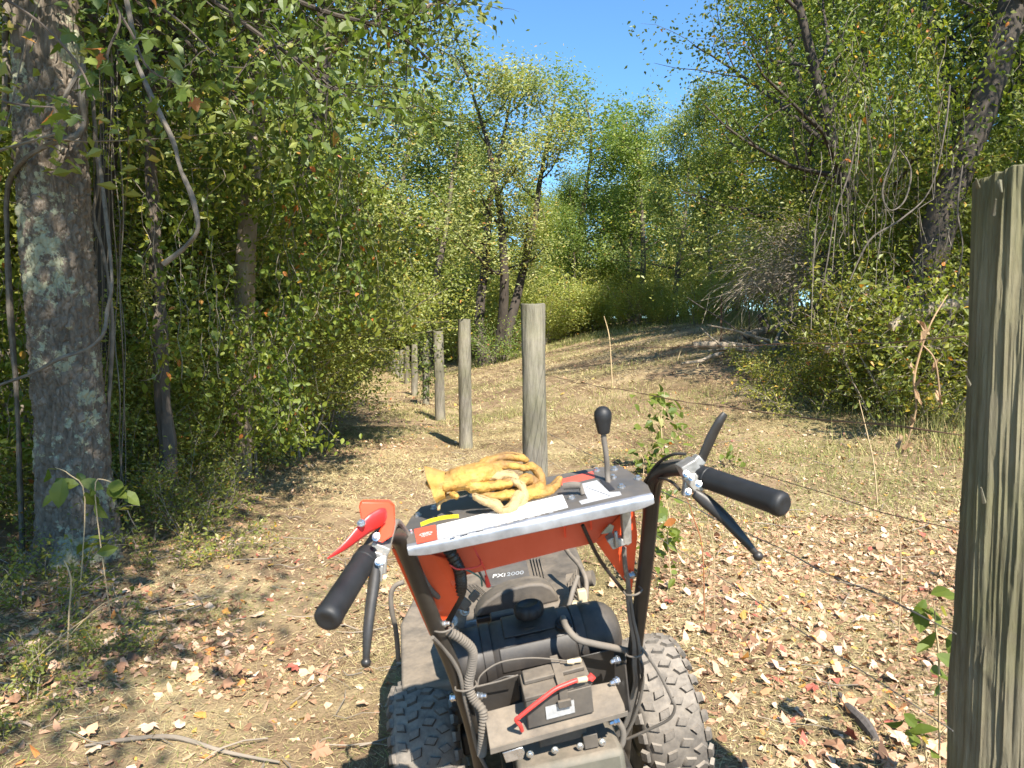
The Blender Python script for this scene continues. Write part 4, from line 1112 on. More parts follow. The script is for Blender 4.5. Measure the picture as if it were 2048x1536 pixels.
# fallen leaves: one joined mass plus the nearest as pieces of the ground
def litter_density(x, y):
    s_ = x - (0.94 - 0.2 * (y - 1.35))
    right = smooth((x - 0.4) / 0.8) * (0.55 + 0.9 * (patch(x, y, .8, 51) - .4)) * (1 - 0.75 * smooth((y - 6.5) / 4))
    left = smooth((-x - 0.3) / 1.0) * (0.10 + 0.55 * smooth((patch(x, y, .9, 52) - .5) * 6) + 0.3 * smooth((-x - 1.6) / 1.5))
    return np.clip(right + left + 0.05, 0, 1)
def stamp_leaves(x, y, size, curl, lift=0.004):
    n = len(x)
    ang = np.array([0, 55, 120, 180, 240, 305]) * np.pi / 180; rad = np.array([1.0, .55, .5, .45, .5, .58])
    Rr = rad[None] * (1 + NR.normal(0, .22, (n, 6)))
    lx = Rr * np.cos(ang); ly = Rr * np.sin(ang) * NR.uniform(.6, 1.1, n)[:, None]
    c = NR.normal(0, curl, n)[:, None]; lz = c * ly ** 2 + NR.normal(0, .1, (n, 6)) + NR.normal(0, curl, n)[:, None] * lx ** 2 * .5
    Pl = np.stack([lx, ly, lz], -1) * size[:, None, None]
    az = NR.uniform(0, 2 * np.pi, n); tl = np.clip(np.abs(NR.normal(0, .38, n)), 0, .95); ta = NR.uniform(0, 2 * np.pi, n)
    ca, sa = np.cos(az), np.sin(az)
    Q = np.stack([Pl[..., 0] * ca[:, None] - Pl[..., 1] * sa[:, None], Pl[..., 0] * sa[:, None] + Pl[..., 1] * ca[:, None], Pl[..., 2]], -1)
    sl_ = np.tan(tl)[:, None]
    Q[..., 2] += sl_ * (Q[..., 0] * np.cos(ta)[:, None] + Q[..., 1] * np.sin(ta)[:, None])
    z = terrain(x, y) + lift + size * np.tan(tl) * .35
    Q += np.stack([x, y, z], -1)[:, None, :]
    V = Q.reshape(-1, 3); k = np.arange(n)[:, None] * 6
    Fa = np.stack([k + [0, 1, 5], k + [1, 2, 5], k + [2, 4, 5], k + [2, 3, 4]], 1).reshape(-1, 3)
    return V, Fa, np.repeat(np.clip(NR.beta(1.25, 1.5, n) + (NR.random(n) < .05) * .3, 0, 1), 4)
parts = []
for (n, x0, x1, y0, y1, sz) in [(95000, -3.6, 4.2, 1.6, 5.5, (.010, .036)), (50000, -7, 7, 5.5, 12, (.014, .036)), (9000, -10, 14, 12, 28, (.03, .07))]:
    x, y = scatter(n, x0, x1, y0, y1, litter_density)
    k = clear_machine(x, y); x, y = x[k], y[k]
    parts.append(stamp_leaves(x, y, sz[0] * .7 + (sz[1] * 1.02 - sz[0] * .7) * NR.random(len(x)) ** 2.0, .55))
V, Fa, tn = join_geo(parts)
tag(mobj('leaf_litter', np_mesh('leaf_litter', V, Fa, M_litter, False, tn)), 'scattered fallen leaves, brown, pinkish and orange, over the ground', None, None, 'stuff')
R = random.Random(12)
lv = [lobed(['maple', 'oak', 'oval'][k % 3], R, 0.45) for k in range(12)]
lm = [np_mesh('fallen_leaf', V_, F_, M_litter, False, [min(1, max(0, R.gauss(0.6, 0.22)))] * len(F_)) for V_, F_ in lv]
cnt = 0
while cnt < 285:
    x = R.uniform(-2.4, 2.6); y = 1.9 + 3.1 * R.random() ** 1.3
    if not bool(in_view(np.array(x), np.array(y), 0.0)) or not bool(clear_machine(np.array(x), np.array(y))): continue
    if R.random() > float(litter_density(np.array(x), np.array(y))) + 0.08: continue
    o = mobj('fallen_leaf', R.choice(lm), ground)
    s_ = R.uniform(.030, .066)
    o.location = (x, y, gz(x, y) + s_ * 0.35 + .006); o.scale = (s_, s_ * R.uniform(.8, 1.1), s_)
    o.rotation_euler = (R.gauss(0, .35), R.gauss(0, .35), R.uniform(0, 6.28))
    cnt += 1
# sticks and stalks
M_stalk = surf('dry_stalk', (0.46, 0.35, 0.20), 0.8, var=0.3, scale=20, bump=0)
mb = MB(); R = random.Random(71)
for k in range(420):
    y = R.uniform(1.9, 9); x = R.uniform(-0.72 * y, 0.72 * y)
    if abs(x - .1) < .6 and y < 2.8: continue
    if -0.3 < x < 1.5 and R.random() < .6: continue
    a = R.uniform(0, 6.28); L_ = R.uniform(.08, .45); p = Vector((x, y, 0)); q = []
    for i in range(4):
        a += R.gauss(0, .25); p = p + Vector((math.cos(a), math.sin(a), 0)) * L_ / 4; q.append(Vector((p.x, p.y, gz(p.x, p.y) + .008 + R.uniform(0, .03))))
    mb.tube(q, [R.uniform(.0015, .004)] * 3 + [.001], n=4)
tag(mb.build('ground_twigs', M_twig), 'small twigs strewn over the ground', None, None, 'stuff')
def gstick(pts, r, label, mat, name='stick', cat='stick', lift=0.015):
    P = [G(*p[:2]) + Vector((0, 0, lift + (p[2] if len(p) > 2 else 0))) for p in pts]
    o0 = P[0].copy(); mb = MB(); mb.tube([p - o0 for p in P], r, n=8, sub=5)
    o = mb.build(name, mat); o.location = o0; return tag(o, label, cat)
gstick([(1678, 1395), (1700, 1430), (1730, 1465), (1752, 1490)], [.006, .02, .024, .012], 'flat grey broken piece of bark lying in the leaves at lower right', M_drift)
gstick([(170, 1508), (260, 1487), (350, 1485), (450, 1512), (560, 1536)], [.004, .008, .009, .007, .004], 'long curved bare stick lying across the lower left ground', M_twig)
gstick([(340, 1018), (380, 1028), (425, 1035)], [.012, .018, .010], 'short grey log piece on the ground right of the big trunk', M_drift)
gstick([(800, 1190), (770, 1185), (700, 1150), (690, 1130)], [.003, .004, .003, .002], 'thin twig behind the left hand grip', M_twig)
def stalk(pts, r, label, D, mat=M_stalk, leaves_=0, size=.05, tone_hi=.8, leafmat=None, name='weed_stalk', cat='weed', seed=1, sigma=.03):
    P = [W(px, py, D) for px, py in pts]; P[0].z = min(P[0].z, gz(P[0].x, D) + .0)
    o0 = P[0].copy()
    if leaves_:
        root = empty(name, o0, label, cat); mb = MB(); mb.tube([p - o0 for p in P], [r] * (len(P) - 1) + [r * .4], n=5, sub=4); mb.build('stem', mat, root)
        T = Tree(seed)
        for i in range(1, len(P)):
            for k in range(4): T.anchor.append(P[i - 1].lerp(P[i], R.random()) - o0)
        V, Fa, tn = T.leaves(max(1, leaves_ // len(T.anchor)), sigma, size, .3, .3, tone_hi, .05, None, .30, fancy=True)
        mobj('leaves', np_mesh('leaves', V, Fa, leafmat or M_big, False, tn), root)
        return root
    mb = MB(); mb.tube([p - o0 for p in P], [r] * (len(P) - 1) + [r * .5], n=5, sub=4); o = mb.build(name, mat); o.location = o0
    return tag(o, label, cat)
g_ = G(1225, 775).y
stalk([(1225, 775), (1222, 720), (1218, 670), (1208, 632)], .012, 'tall dead stalk bending left in the middle of the field', g_)
stalk([(1355, 720), (1360, 705), (1366, 688)], .012, 'short pale stake stub in the mown grass', gd(1355, 722))
stalk([(1755, 1010), (1748, 930), (1735, 870), (1718, 800)], .006, 'thin dead sapling stem standing in the leaves right of the grips', gd(1755, 1010))
stalk([(1800, 1200), (1802, 1120), (1790, 1040), (1762, 1000)], .0022, 'thin bent reddish weed stalk by the near fence post', 3.0)
stalk([(1410, 1180), (1405, 1100), (1385, 1030), (1375, 1000)], .003, 'reddish weed stalk behind the right lever', 3.4, surf('red_stalk', (.32, .12, .05), .7, bump=0))
stalk([(1430, 1170), (1428, 1110), (1412, 1020)], .002, 'thin green-brown weed stalk just right of the reddish one', 3.4)
stalk([(135, 1315), (138, 1230), (142, 1160), (128, 1120)], .004, 'pale upright dead stalk at the lower left', gd(135, 1315))
stalk([(0, 1375), (90, 1300), (190, 1225), (330, 1150)], .0025, 'long orange-brown grass stem leaning over the lower left ground', 2.9)
stalk([(30, 1360), (120, 1290), (210, 1205), (300, 1185)], .002, 'second thin dry grass stem beside the long leaning one', 2.95)
D6 = gd(1328, 950)
stalk([(1328, 950), (1325, 890), (1322, 840), (1330, 780)], .006, 'bright green leafy sapling in the leaves behind the shift lever', D6, leaves_=110, size=.10, seed=5, sigma=.12, tone_hi=.88)
stalk([(1285, 960), (1288, 925), (1280, 905)], .005, 'small green seedling left of the bright sapling', D6, leaves_=30, size=.08, seed=6, sigma=.07)
stalk([(1345, 1130), (1335, 1080), (1340, 1040), (1330, 990)], .004, 'green weed growing in the gap between the handlebar and the right lever', 3.9, leaves_=70, size=.06, seed=7, sigma=.07, tone_hi=.86)
stalk([(1885, 1420), (1878, 1330), (1872, 1260), (1868, 1200)], .003, 'green weed leaning against the near fence post', 2.0, leaves_=24, size=.055, seed=8, sigma=.03)
stalk([(1860, 1530), (1850, 1490), (1830, 1455), (1800, 1440)], .003, 'round-leaved green seedling at the foot of the near fence post', 1.95, leaves_=9, size=.05, seed=9, sigma=.02)
stalk([(1470, 930), (1480, 900), (1500, 915)], .004, 'small green plant behind the black thumb lever', gd(1470, 935), leaves_=30, size=.07, seed=10, sigma=.1)
stalk([(150, 1080), (170, 1000), (140, 950), (110, 935)], .003, 'green compound-leaved sapling in front of the foot of the big trunk', 3.7, leaves_=22, size=.10, seed=11, sigma=.05)
stalk([(215, 1020), (190, 990), (210, 960), (250, 985)], .003, 'yellow-green pointed-leaved shoot at the right foot of the big trunk', 3.7, leaves_=22, size=.11, seed=12, sigma=.05, tone_hi=.9)
g = 'weeds round the foot of the big trunk'
for i, (x, y, s_) in enumerate([(-2.5, 3.7, .4), (-2.0, 3.4, .25), (-3.0, 3.5, .5), (-2.75, 4.1, .45), (-2.2, 4.6, .4), (-2.4, 5.3, .6), (-2.9, 5.9, .7), (-1.95, 2.75, .3), (-2.2, 2.9, .35), (-3.3, 6.6, .8), (-3.2, 4.6, .6), (-4.2, 5.0, .9), (-3.7, 5.6, .9), (-2.9, 7.6, .55), (-2.8, 9.0, .6), (-3.2, 10.3, .7)]):
    put('low_weed', TT['sprig'] if y < 5 else TT['low'], x, y, s_ * (1.3 if y < 5 else .8), R.uniform(0, 6), 'low leafy weed under the edge of the left wood', 'weed', g, (1.1, 1.1, .9), SH)
# dried creeper on the wire by the near post
def dried():
    o0 = W(1840, 700, 1.7)
    root = empty('dried_creeper', o0, 'dead orange-brown creeper with curled leaves hanging on the wire beside the near fence post', 'plant')
    mb = MB(); mb.tube([W(*p) - o0 for p in [(1895, 590, 1.75), (1865, 640, 1.7), (1845, 690, 1.7), (1828, 760, 1.7), (1832, 820, 1.7), (1810, 900, 1.7)]], [.001, .0018, .002, .003, .002, .001], n=6, sub=5)
    mb.tube([W(*p) - o0 for p in [(1845, 690, 1.7), (1870, 720, 1.68), (1880, 790, 1.68)]], .002, n=5, sub=4); mb.build('stem', M_dead, root)
    me = [lobed('oval', R, 1.1) for _ in range(5)]
    ms = [np_mesh('leaf', v, f, M_dead, False) for v, f in me]
    for (px, py) in [(1845, 680), (1828, 740), (1830, 770), (1822, 850), (1808, 900), (1868, 735), (1850, 660), (1880, 800), (1795, 890), (1838, 800)]:
        c = mobj('leaf', R.choice(ms), root); c.location = W(px, py, 1.69) - o0; s_ = R.uniform(.014, .026); c.scale = (s_ * .6, s_ * 1.3, s_); c.rotation_euler = (R.uniform(1, 2.2), R.gauss(0, .5), R.uniform(0, 6))
M_dead = surf('dead_leaf', (0.36, 0.235, 0.13), 0.8, var=0.35, scale=25, bump=.3)
dried()
# ------------------------------------------------------------------ the walk-behind brush mower
M0 = Vector((0.10, 1.6, 0.0))
MROT = (0.0, math.radians(-9), math.radians(6))
MR = Euler(MROT).to_matrix(); MRi = MR.transposed()
CL = MRi @ (Vector((0, 0, CAM_Z)) - M0)
def L(px, py, D):
    """point of the machine's own frame seen at a pixel, D metres ahead of the lens along the machine"""
    d = MRi @ ray(px, py)
    return CL + d * (D / d.y)
def on_plane(px, py, P, n):
    d = MRi @ ray(px, py)
    return CL + d * ((P - CL).dot(n) / d.dot(n))
mower = empty('brush_mower', M0, 'dusty orange and black walk-behind brush mower with knobbly tyres standing before the fence', 'mower', None, MROT)

M_black = surf('black_paint', (0.012, 0.012, 0.013), 0.34, var=0.3, scale=20, bump=0.05, dust=0.16)
M_rubber = surf('black_rubber', (0.014, 0.0145, 0.016), 0.55, var=0.3, scale=30, bump=0.25, bscale=140, bd=0.0006)
M_tube = surf('tube_paint', (0.014, 0.0135, 0.013), 0.36, var=0.3, scale=20, bump=0.05, dust=0.34)
M_panel = surf('charcoal_plate', (0.055, 0.057, 0.062), 0.42, var=0.25, scale=26, bump=0.08, dust=0.3)
M_lip = surf('lip_sun_glint', (0.36, 0.37, 0.40), 0.38, metal=0.65, var=0.25, scale=30, bump=0.08, bscale=90)  # folded edge of the charcoal plate, its sun glint put into a paler colour
M_orange = surf('orange_red_paint', (0.80, 0.085, 0.018), 0.38, var=0.16, scale=9, bump=0.05, dust=0.3)
M_red = surf('red_plastic', (0.80, 0.035, 0.035), 0.35, var=0.1, scale=9, bump=0.03)
M_redo = surf('orange_plastic', (0.90, 0.07, 0.025), 0.33, var=0.1, scale=9, bump=0.03)
M_steel = surf('bright_steel', (0.62, 0.62, 0.62), 0.28, metal=0.9, var=0.2, scale=60, bump=0.05)
M_alu = surf('cast_aluminium', (0.42, 0.41, 0.39), 0.45, metal=0.7, var=0.35, scale=50, bump=0.3, bscale=80, dust=0.3)
M_dusty = surf('dusty_black_plastic', (0.03, 0.029, 0.029), 0.5, var=0.3, scale=14, bump=0.2, dust=0.62)
M_dusty2 = surf('dusty_grey_metal', (0.08, 0.072, 0.064), 0.6, var=0.4, scale=14, bump=0.4, dust=0.85)
M_tank = surf('tank_plastic', (0.010, 0.011, 0.014), 0.40, var=0.25, scale=10, bump=0.1, dust=0.28)
M_tyre = surf('dusty_tyre', (0.032, 0.030, 0.029), 0.8, var=0.35, scale=20, bump=0.5, bscale=90, dust=1.05, dcol=(0.27, 0.235, 0.195))
M_white = surf('white_sticker', (0.78, 0.78, 0.76), 0.4, var=0.04, scale=12, bump=0)
M_silver = surf('silver_label', (0.45, 0.46, 0.47), 0.35, metal=0.3, var=0.2, scale=90, bump=0)
M_yellow = surf('yellow_sticker', (0.85, 0.68, 0.03), 0.4, var=0.06, scale=12, bump=0)
M_pinkred = surf('red_sticker', (0.70, 0.10, 0.06), 0.4, var=0.08, scale=12, bump=0)
M_gate = surf('pale_gate_label', (0.48, 0.49, 0.51), 0.4, var=0.12, scale=20, bump=0.03)
M_hose = surf('grey_hose', (0.12, 0.108, 0.095), 0.75, var=0.3, scale=16, bump=0.2, dust=0.5)
M_redcable = surf('red_cable', (0.75, 0.06, 0.05), 0.45, var=0.15, scale=25, bump=0.05)
M_ink = surf('dark_print', (0.03, 0.03, 0.035), 0.5, var=0.1, bump=0)
M_printw = surf('pale_print', (0.62, 0.60, 0.57), 0.5, var=0.1, bump=0)
M_teal = surf('teal_wire', (0.05, 0.16, 0.15), 0.5, bump=0)
M_plug = surf('pale_plug', (0.50, 0.42, 0.28), 0.6, bump=0)

def text_mesh(body, origin, xdir, ydir, size, mat, parent, name='print', ext=0.0003, fit=None):
    c = bpy.data.curves.new('txt', 'FONT'); c.body = body; c.size = 1; c.extrude = 0.001; c.offset = 0.012
    t = bpy.data.objects.new('txt', c); COL.objects.link(t)
    dg = bpy.context.evaluated_depsgraph_get(); me = bpy.data.meshes.new_from_object(t.evaluated_get(dg))
    bpy.data.objects.remove(t); bpy.data.curves.remove(c)
    wdt = max(v.co.x for v in me.vertices)
    sx = (fit / wdt) if fit else size
    x = Vector(xdir).normalized(); y = Vector(ydir); y = (y - x * y.dot(x)).normalized(); z = x.cross(y)
    for v in me.vertices:
        v.co = Vector(origin) + x * v.co.x * sx + y * v.co.y * size + z * (v.co.z * ext * 300 + 0.0002)
    me.name = name; me.materials.clear(); me.materials.append(mat)
    return mobj(name, me, parent)

# ---- control panel
A = L(814, 1089, 1.20); B = L(1303, 986, 1.20); Cb = L(831, 1020, 1.375)
PN = (B - A).cross(Cb - A).normalized()
if PN.z < 0: PN = -PN
def pl(px, py, up=0.0): return on_plane(px, py, A, PN) + PN * up
outline = [(814, 1089), (809, 1056), (822, 1034), (842, 1013), (930, 990), (1075, 957), (1185, 936), (1238, 930), (1262, 944), (1296, 970), (1303, 986)]
mb = MB(); mb.prism([pl(*p) for p in outline], -PN * 0.003)
panel = mb.build('control_panel', M_panel, mower, bevel=0.0012)
# front lip folded down
ex = (B - A).normalized(); fw = PN.cross(ex)
if fw.y > 0: fw = -fw
prof = [(0.0, 0.0006), (0.0045, -0.0005), (0.008, -0.004), (0.0095, -0.009), (0.0095, -0.022), (0.006, -0.024), (0.006, -0.010), (0.0, -0.004)]
mb = MB()
nseg = 24
for i in range(nseg + 1):
    t = i / nseg; e = min(t, 1 - t) * nseg
    dip = 0.006 if e < 0.5 else (0.002 if e < 1.5 else 0)
    for a_, b_ in prof: mb.v.append(tuple(A.lerp(B, t) + fw * a_ + PN * (b_ if b_ > -.015 else b_ + dip)))
k = len(prof)
for i in range(nseg):
    for j in range(k): mb.f.append((i * k + j, i * k + (j + 1) % k, (i + 1) * k + (j + 1) % k, (i + 1) * k + j))
mb.f.append(tuple(range(k))); mb.f.append(tuple(nseg * k + j for j in range(k)))
lip = mb.build('front_lip', M_lip, panel, auto=50)
def sticker(pts, mat, name='sticker', up=0.0007, parent=None):
    mb = MB(); mb.prism([pl(px, py, up) for px, py in pts], -PN * 0.0005); return mb.build(name, mat, parent or panel, False)
sticker([(874, 1051), (1040, 1010), (1125, 990), (1136, 1015), (1000, 1049), (876, 1079)], M_white)
rs_ = sticker([(828, 1059), (871, 1050), (875, 1079), (834, 1088)], M_pinkred)
sticker([(1118, 960), (1185, 943), (1191, 955), (1124, 972)], M_pinkred)
yy = [(841, 1046), (858, 1039), (880, 1033), (900, 1030), (917, 1029)]
sticker(yy + [(x + 1, y + 7) for x, y in yy[::-1]], M_yellow)
# oval logo with its two letters
oc = pl(852, 1068, 0.001); ox = (pl(866, 1065) - pl(838, 1072)).normalized(); oy = PN.cross(ox)
mb = MB(); n = 28
for rr_ in ((0.0115, 0.0062), (0.0100, 0.0050)):
    for i in range(n):
        t = 2 * math.pi * i / n; mb.v.append(tuple(oc + ox * rr_[0] * math.cos(t) + oy * rr_[1] * math.sin(t)))
for i in range(n): mb.f.append((i, (i + 1) % n, n + (i + 1) % n, n + i))
mb.build('logo_ring', M_white, panel, False)
text_mesh('DR', oc - ox * 0.0062 - oy * 0.0034, ox, oy, 0.0095, M_white, panel, 'logo_letters', fit=0.0125)
text_mesh('POWER', oc - ox * 0.009 - oy * 0.0125, ox, oy, 0.0045, M_white, panel, 'logo_letters', fit=0.018)
# small print on the white sticker
R = random.Random(4)
mb = MB()
for row in range(3):
    x = 900
    while x < 1100:
        x2 = x + R.uniform(6, 16)
        yb = 1062 - (x - 900) * 0.245 + row * 6.5; mb.prism([pl(x, yb, 0.0009), pl(x2, yb - (x2 - x) * .245, 0.0009), pl(x2, yb - (x2 - x) * .245 + 1.6, 0.0009), pl(x, yb + 1.6, 0.0009)], -PN * 0.0001)
        x = x2 + R.uniform(3, 26)
o = mb.build('small_print', M_silver, panel, False)
# shift gate
sticker([(1159, 969), (1194, 961), (1219, 985), (1240, 984), (1243, 990), (1163, 1009), (1158, 1003), (1176, 998), (1166, 980)], M_gate)
mb = MB(); mb.prism([pl(*p, 0.0012) for p in [(1199, 960), (1210, 958), (1230, 980), (1218, 983)]], -PN * 0.0008); mb.build('gate_slot', M_ink, panel, False)
mb = MB()
for i in range(9):
    x = 1172 + i * 5.5; y = 975 + i * 2.2; mb.prism([pl(x, y, .0011), pl(x + 5, y - 1, .0011), pl(x + 5, y, .0011), pl(x, y + 1, .0011)], -PN * .0002)
mb.build('gate_marks', M_ink, panel, False)
def bolt(px, py, r=0.0062, parent=None, P=None, n=None, h=0.006):
    P = P or pl(px, py); n = n or PN; mb = MB()
    mb.lathe(P, n, [(0, r * 1.25), (0.0016, r * 1.25), (0.0018, r)], 20)
    mb.lathe(P, n, [(0.0018, r * .85), (h, r * .82), (h + .001, r * .6)], 6)
    return mb.build('bolt', M_steel, parent or panel, True, auto=30)
for p in [(1193, 942), (1229, 940), (1226, 956), (1276, 958), (1243, 975), (836, 1031), (868, 1017), (1143, 997), (945, 992), (822, 1066)]: bolt(*p, r=0.0058 if p[1] < 1050 else .004)
# small choke lever
mb = MB(); mb.tube([pl(1166, 990, .001), pl(1163, 988, .018)], .0045, n=10); mb.tube([pl(1165, 990, .018), pl(1150, 990, .019), pl(1130, 991, .018)], [.0055, .0075, .0065], n=14, sub=4)
mb.build('choke_lever', M_hose, panel)
# tall shift lever
mb = MB(); k1 = pl(1221, 987, -.03)
mb.tube([k1, L(1216, 960, 1.31), L(1213, 915, 1.31), L(1208, 880, 1.31), L(1207, 866, 1.31)], .0052, n=12, sub=6)
sh = mb.build('shift_lever', M_hose, mower)
top = L(1204.5, 812, 1.31); bot = L(1207.5, 868, 1.31)
mb = MB(); ax = (bot - top); Lk_ = ax.length; u = ax.normalized()
pr = [(0.0, .001), (.001, .006), (.004, .0115), (.010, .0158), (.017, .0170), (.026, .0160), (.038, .0135), (.047, .0118), (.0505, .0105), (.0515, .007)]
mb.lathe(top, u, [(a_ * Lk_ / .0515, b_) for a_, b_ in pr], 32); mb.build('knob', M_rubber, sh)

# ---- orange shield under the panel
def sheet(pts, D, mat, name, parent=mower, th=0.003, back=True, Ds=None):
    P = [L(px, py, (Ds[i] if Ds else D)) for i, (px, py) in enumerate(pts)]
    nrm = (P[1] - P[0]).cross(P[2] - P[0]).normalized()
    if nrm.y < 0: nrm = -nrm
    mb = MB(); mb.prism(P, nrm * th); return mb.build(name, mat, parent, bevel=0.0008)
D1 = 1.34
sheet([(838, 1095), (1255, 1004), (1250, 1040), (1215, 1075), (1192, 1086), (1140, 1097), (1030, 1126), (926, 1152), (905, 1175), (880, 1120)], D1, M_orange, 'shield')
sheet([(784, 1092), (850, 1108), (925, 1128), (932, 1158), (915, 1200), (893, 1238), (866, 1262), (858, 1268), (838, 1215), (800, 1130)], D1, M_orange, 'side_gusset', Ds=[1.26, 1.31, 1.335, 1.335, 1.36, 1.38, 1.39, 1.38, 1.34, 1.29])
sheet([(1190, 1082), (1240, 1030), (1268, 1014), (1275, 1070), (1264, 1180), (1256, 1172)], D1, M_orange, 'side_gusset', Ds=[1.34, 1.335, 1.33, 1.34, 1.38, 1.38])
sheet([(1309, 975), (1322, 972), (1321, 1000), (1294, 1155), (1283, 1152), (1292, 1080)], 1.36, M_orange, 'side_flange')
sheet([(783, 1098), (790, 1098), (868, 1264), (860, 1272)], 1.30, M_orange, 'side_flange', Ds=[1.25, 1.25, 1.37, 1.37])
for px, py in [(1129, 1047), (1181, 1032)]:
    mb = MB(); P = L(px, py, 1.325); Q = L(px + 2, py + 28, 1.33); sidev = ex * .0022
    mb.prism([P - sidev * 2, P + sidev * 2, P + sidev, Q + sidev * .8, Q - sidev * .8, P - sidev], Vector((0, .001, 0))); mb.build('shield_tab', M_redo, mower, False)

# ---- handlebars
lt = [(735, 1112, 1.13), (758, 1078, 1.17), (778, 1068, 1.20), (799, 1078, 1.235), (818, 1118, 1.27), (845, 1185, 1.31), (875, 1262, 1.36), (902, 1325, 1.41), (925, 1392, 1.46), (945, 1460, 1.52), (962, 1540, 1.60)]
mb = MB(); mb.tube([L(*p) for p in lt], .0155, n=20, sub=6); hl = mb.build('handlebar', M_tube, mower)
rt = [(1405, 952, 1.165), (1375, 938, 1.20), (1340, 937, 1.24), (1314, 952, 1.28), (1305, 985, 1.30), (1299, 1050, 1.33), (1291, 1130, 1.36), (1281, 1210, 1.40), (1271, 1290, 1.44), (1262, 1370, 1.49), (1252, 1450, 1.55), (1245, 1540, 1.62)]
mb = MB(); mb.tube([L(*p) for p in rt], .0155, n=20, sub=6); hr = mb.build('handlebar', M_tube, mower)
def grip(a, b, parent):
    a = L(*a); b = L(*b); u = (b - a).normalized(); ln = (b - a).length; mb = MB()
    pr = [(0, .0165), (.001, .0185), (.02, .0188), (.021, .0198), (.022, .0188), (ln * .5, .0190), (ln - .02, .0195), (ln - .013, .0205), (ln - .005, .0196), (ln - .001, .0165), (ln, .012), (ln - .001, .008)]
    mb.lathe(a, u, pr, 32); return mb.build('grip', M_rubber, parent)
grip((737, 1108, 1.125), (651, 1243, 0.985), hl)
grip((1398, 950, 1.17), (1570, 1011, 1.02), hr)
def lever(pts, rad, parent, mat=M_black, name='brake_lever', ell=(1, .55), ball=None, n=14):
    mb = MB(); P = [L(*p) for p in pts]; mb.tube(P, rad, n=n, sub=6, ell=ell, up0=(0, 1, 0))
    if ball: mb.lathe(P[-1] - (P[-1] - P[-2]).normalized() * ball, (P[-1] - P[-2]), [(0, .001), (ball * .15, ball * .55), (ball * .5, ball * .88), (ball, ball), (ball * 1.5, ball * .87), (ball * 1.85, ball * .5), (ball * 2, .001)], 20)
    return mb.build(name, mat, parent)
lever([(752, 1125, 1.10), (748, 1165, 1.09), (741, 1215, 1.075), (735, 1270, 1.06), (732, 1325, 1.05)], [.0075, .0095, .0085, .0075, .0045], hl, ball=.0078, ell=(1, .6))
lever([(1388, 985, 1.15), (1412, 1003, 1.14), (1448, 1035, 1.12), (1484, 1075, 1.10), (1516, 1112, 1.09)], [.008, .0115, .0105, .008, .0045], hr, ball=.0085, ell=(1, .6))
lever([(1396, 940, 1.19), (1404, 918, 1.19), (1420, 880, 1.185), (1438, 845, 1.18), (1450, 827, 1.18)], [.006, .0085, .0095, .0085, .006], hr, name='thumb_lever', ell=(1, .55))
# clamps: cast brackets with bolts
def clamp(parent, c, blocks, mat=M_alu):
    mb = MB()
    for (px, py, D, sx, sy, sz, rz) in blocks: mb.box(L(px, py, D), (sx, sy, sz), Euler((0, rz, 0)).to_matrix())
    return mb.build('lever_clamp', mat, parent, bevel=.002)
cl_ = clamp(hl, None, [(758, 1102, 1.135, .030, .034, .030, .6), (748, 1122, 1.12, .020, .020, .036, .5), (766, 1128, 1.115, .012, .012, .030, .2), (757, 1145, 1.10, .014, .012, .026, .25)])
for p in [(752, 1073, 1.11), (763, 1122, 1.095), (757, 1124, 1.09)]: bolt(0, 0, .0045, cl_, L(*p), Vector((0.1, -.9, .4)).normalized())
cr_ = clamp(hr, None, [(1379, 940, 1.175, .030, .036, .034, -.35), (1388, 966, 1.16, .022, .022, .034, -.5), (1374, 975, 1.165, .014, .014, .03, .3), (1392, 925, 1.185, .022, .02, .02, -.6)])
for p in [(1382, 955, 1.14), (1372, 948, 1.14), (1397, 968, 1.13), (1376, 984, 1.14)]: bolt(0, 0, .0045, cr_, L(*p), Vector((-.1, -.9, .4)).normalized())
# red safety paddle at the left grip
P = [L(*p) for p in [(717, 1012, 1.15), (724, 1004, 1.15), (778, 1004, 1.165), (789, 1014, 1.165), (790, 1050, 1.15), (786, 1072, 1.13), (765, 1086, 1.11), (752, 1082, 1.11), (764, 1050, 1.13), (722, 1040, 1.14)]]
mb = MB(); mb.prism(P, Vector((0.0, .012, .002))); pad = mb.build('safety_paddle', M_redo, hl, bevel=.003, seg=3)
mb = MB()
bl = [(655, 1117, 1.05, .0010), (672, 1106, 1.065, .004), (695, 1088, 1.08, .0085), (718, 1066, 1.095, .0135), (742, 1046, 1.11, .0175), (762, 1034, 1.12, .0175), (770, 1030, 1.125, .012)]
mb.tube([L(a, b, c) for a, b, c, r_ in bl], [r_ for *_, r_ in bl], n=16, sub=6, ell=(1, .42), up0=(0, 1, .3)); mb.build('blade', M_red, pad)
bolt(0, 0, .0055, pad, L(723, 1047, 1.085), Vector((0.0, -.6, .8)).normalized())
bolt(0, 0, .0045, pad, L(752, 1075, 1.09), Vector((0.0, -.9, .4)).normalized())

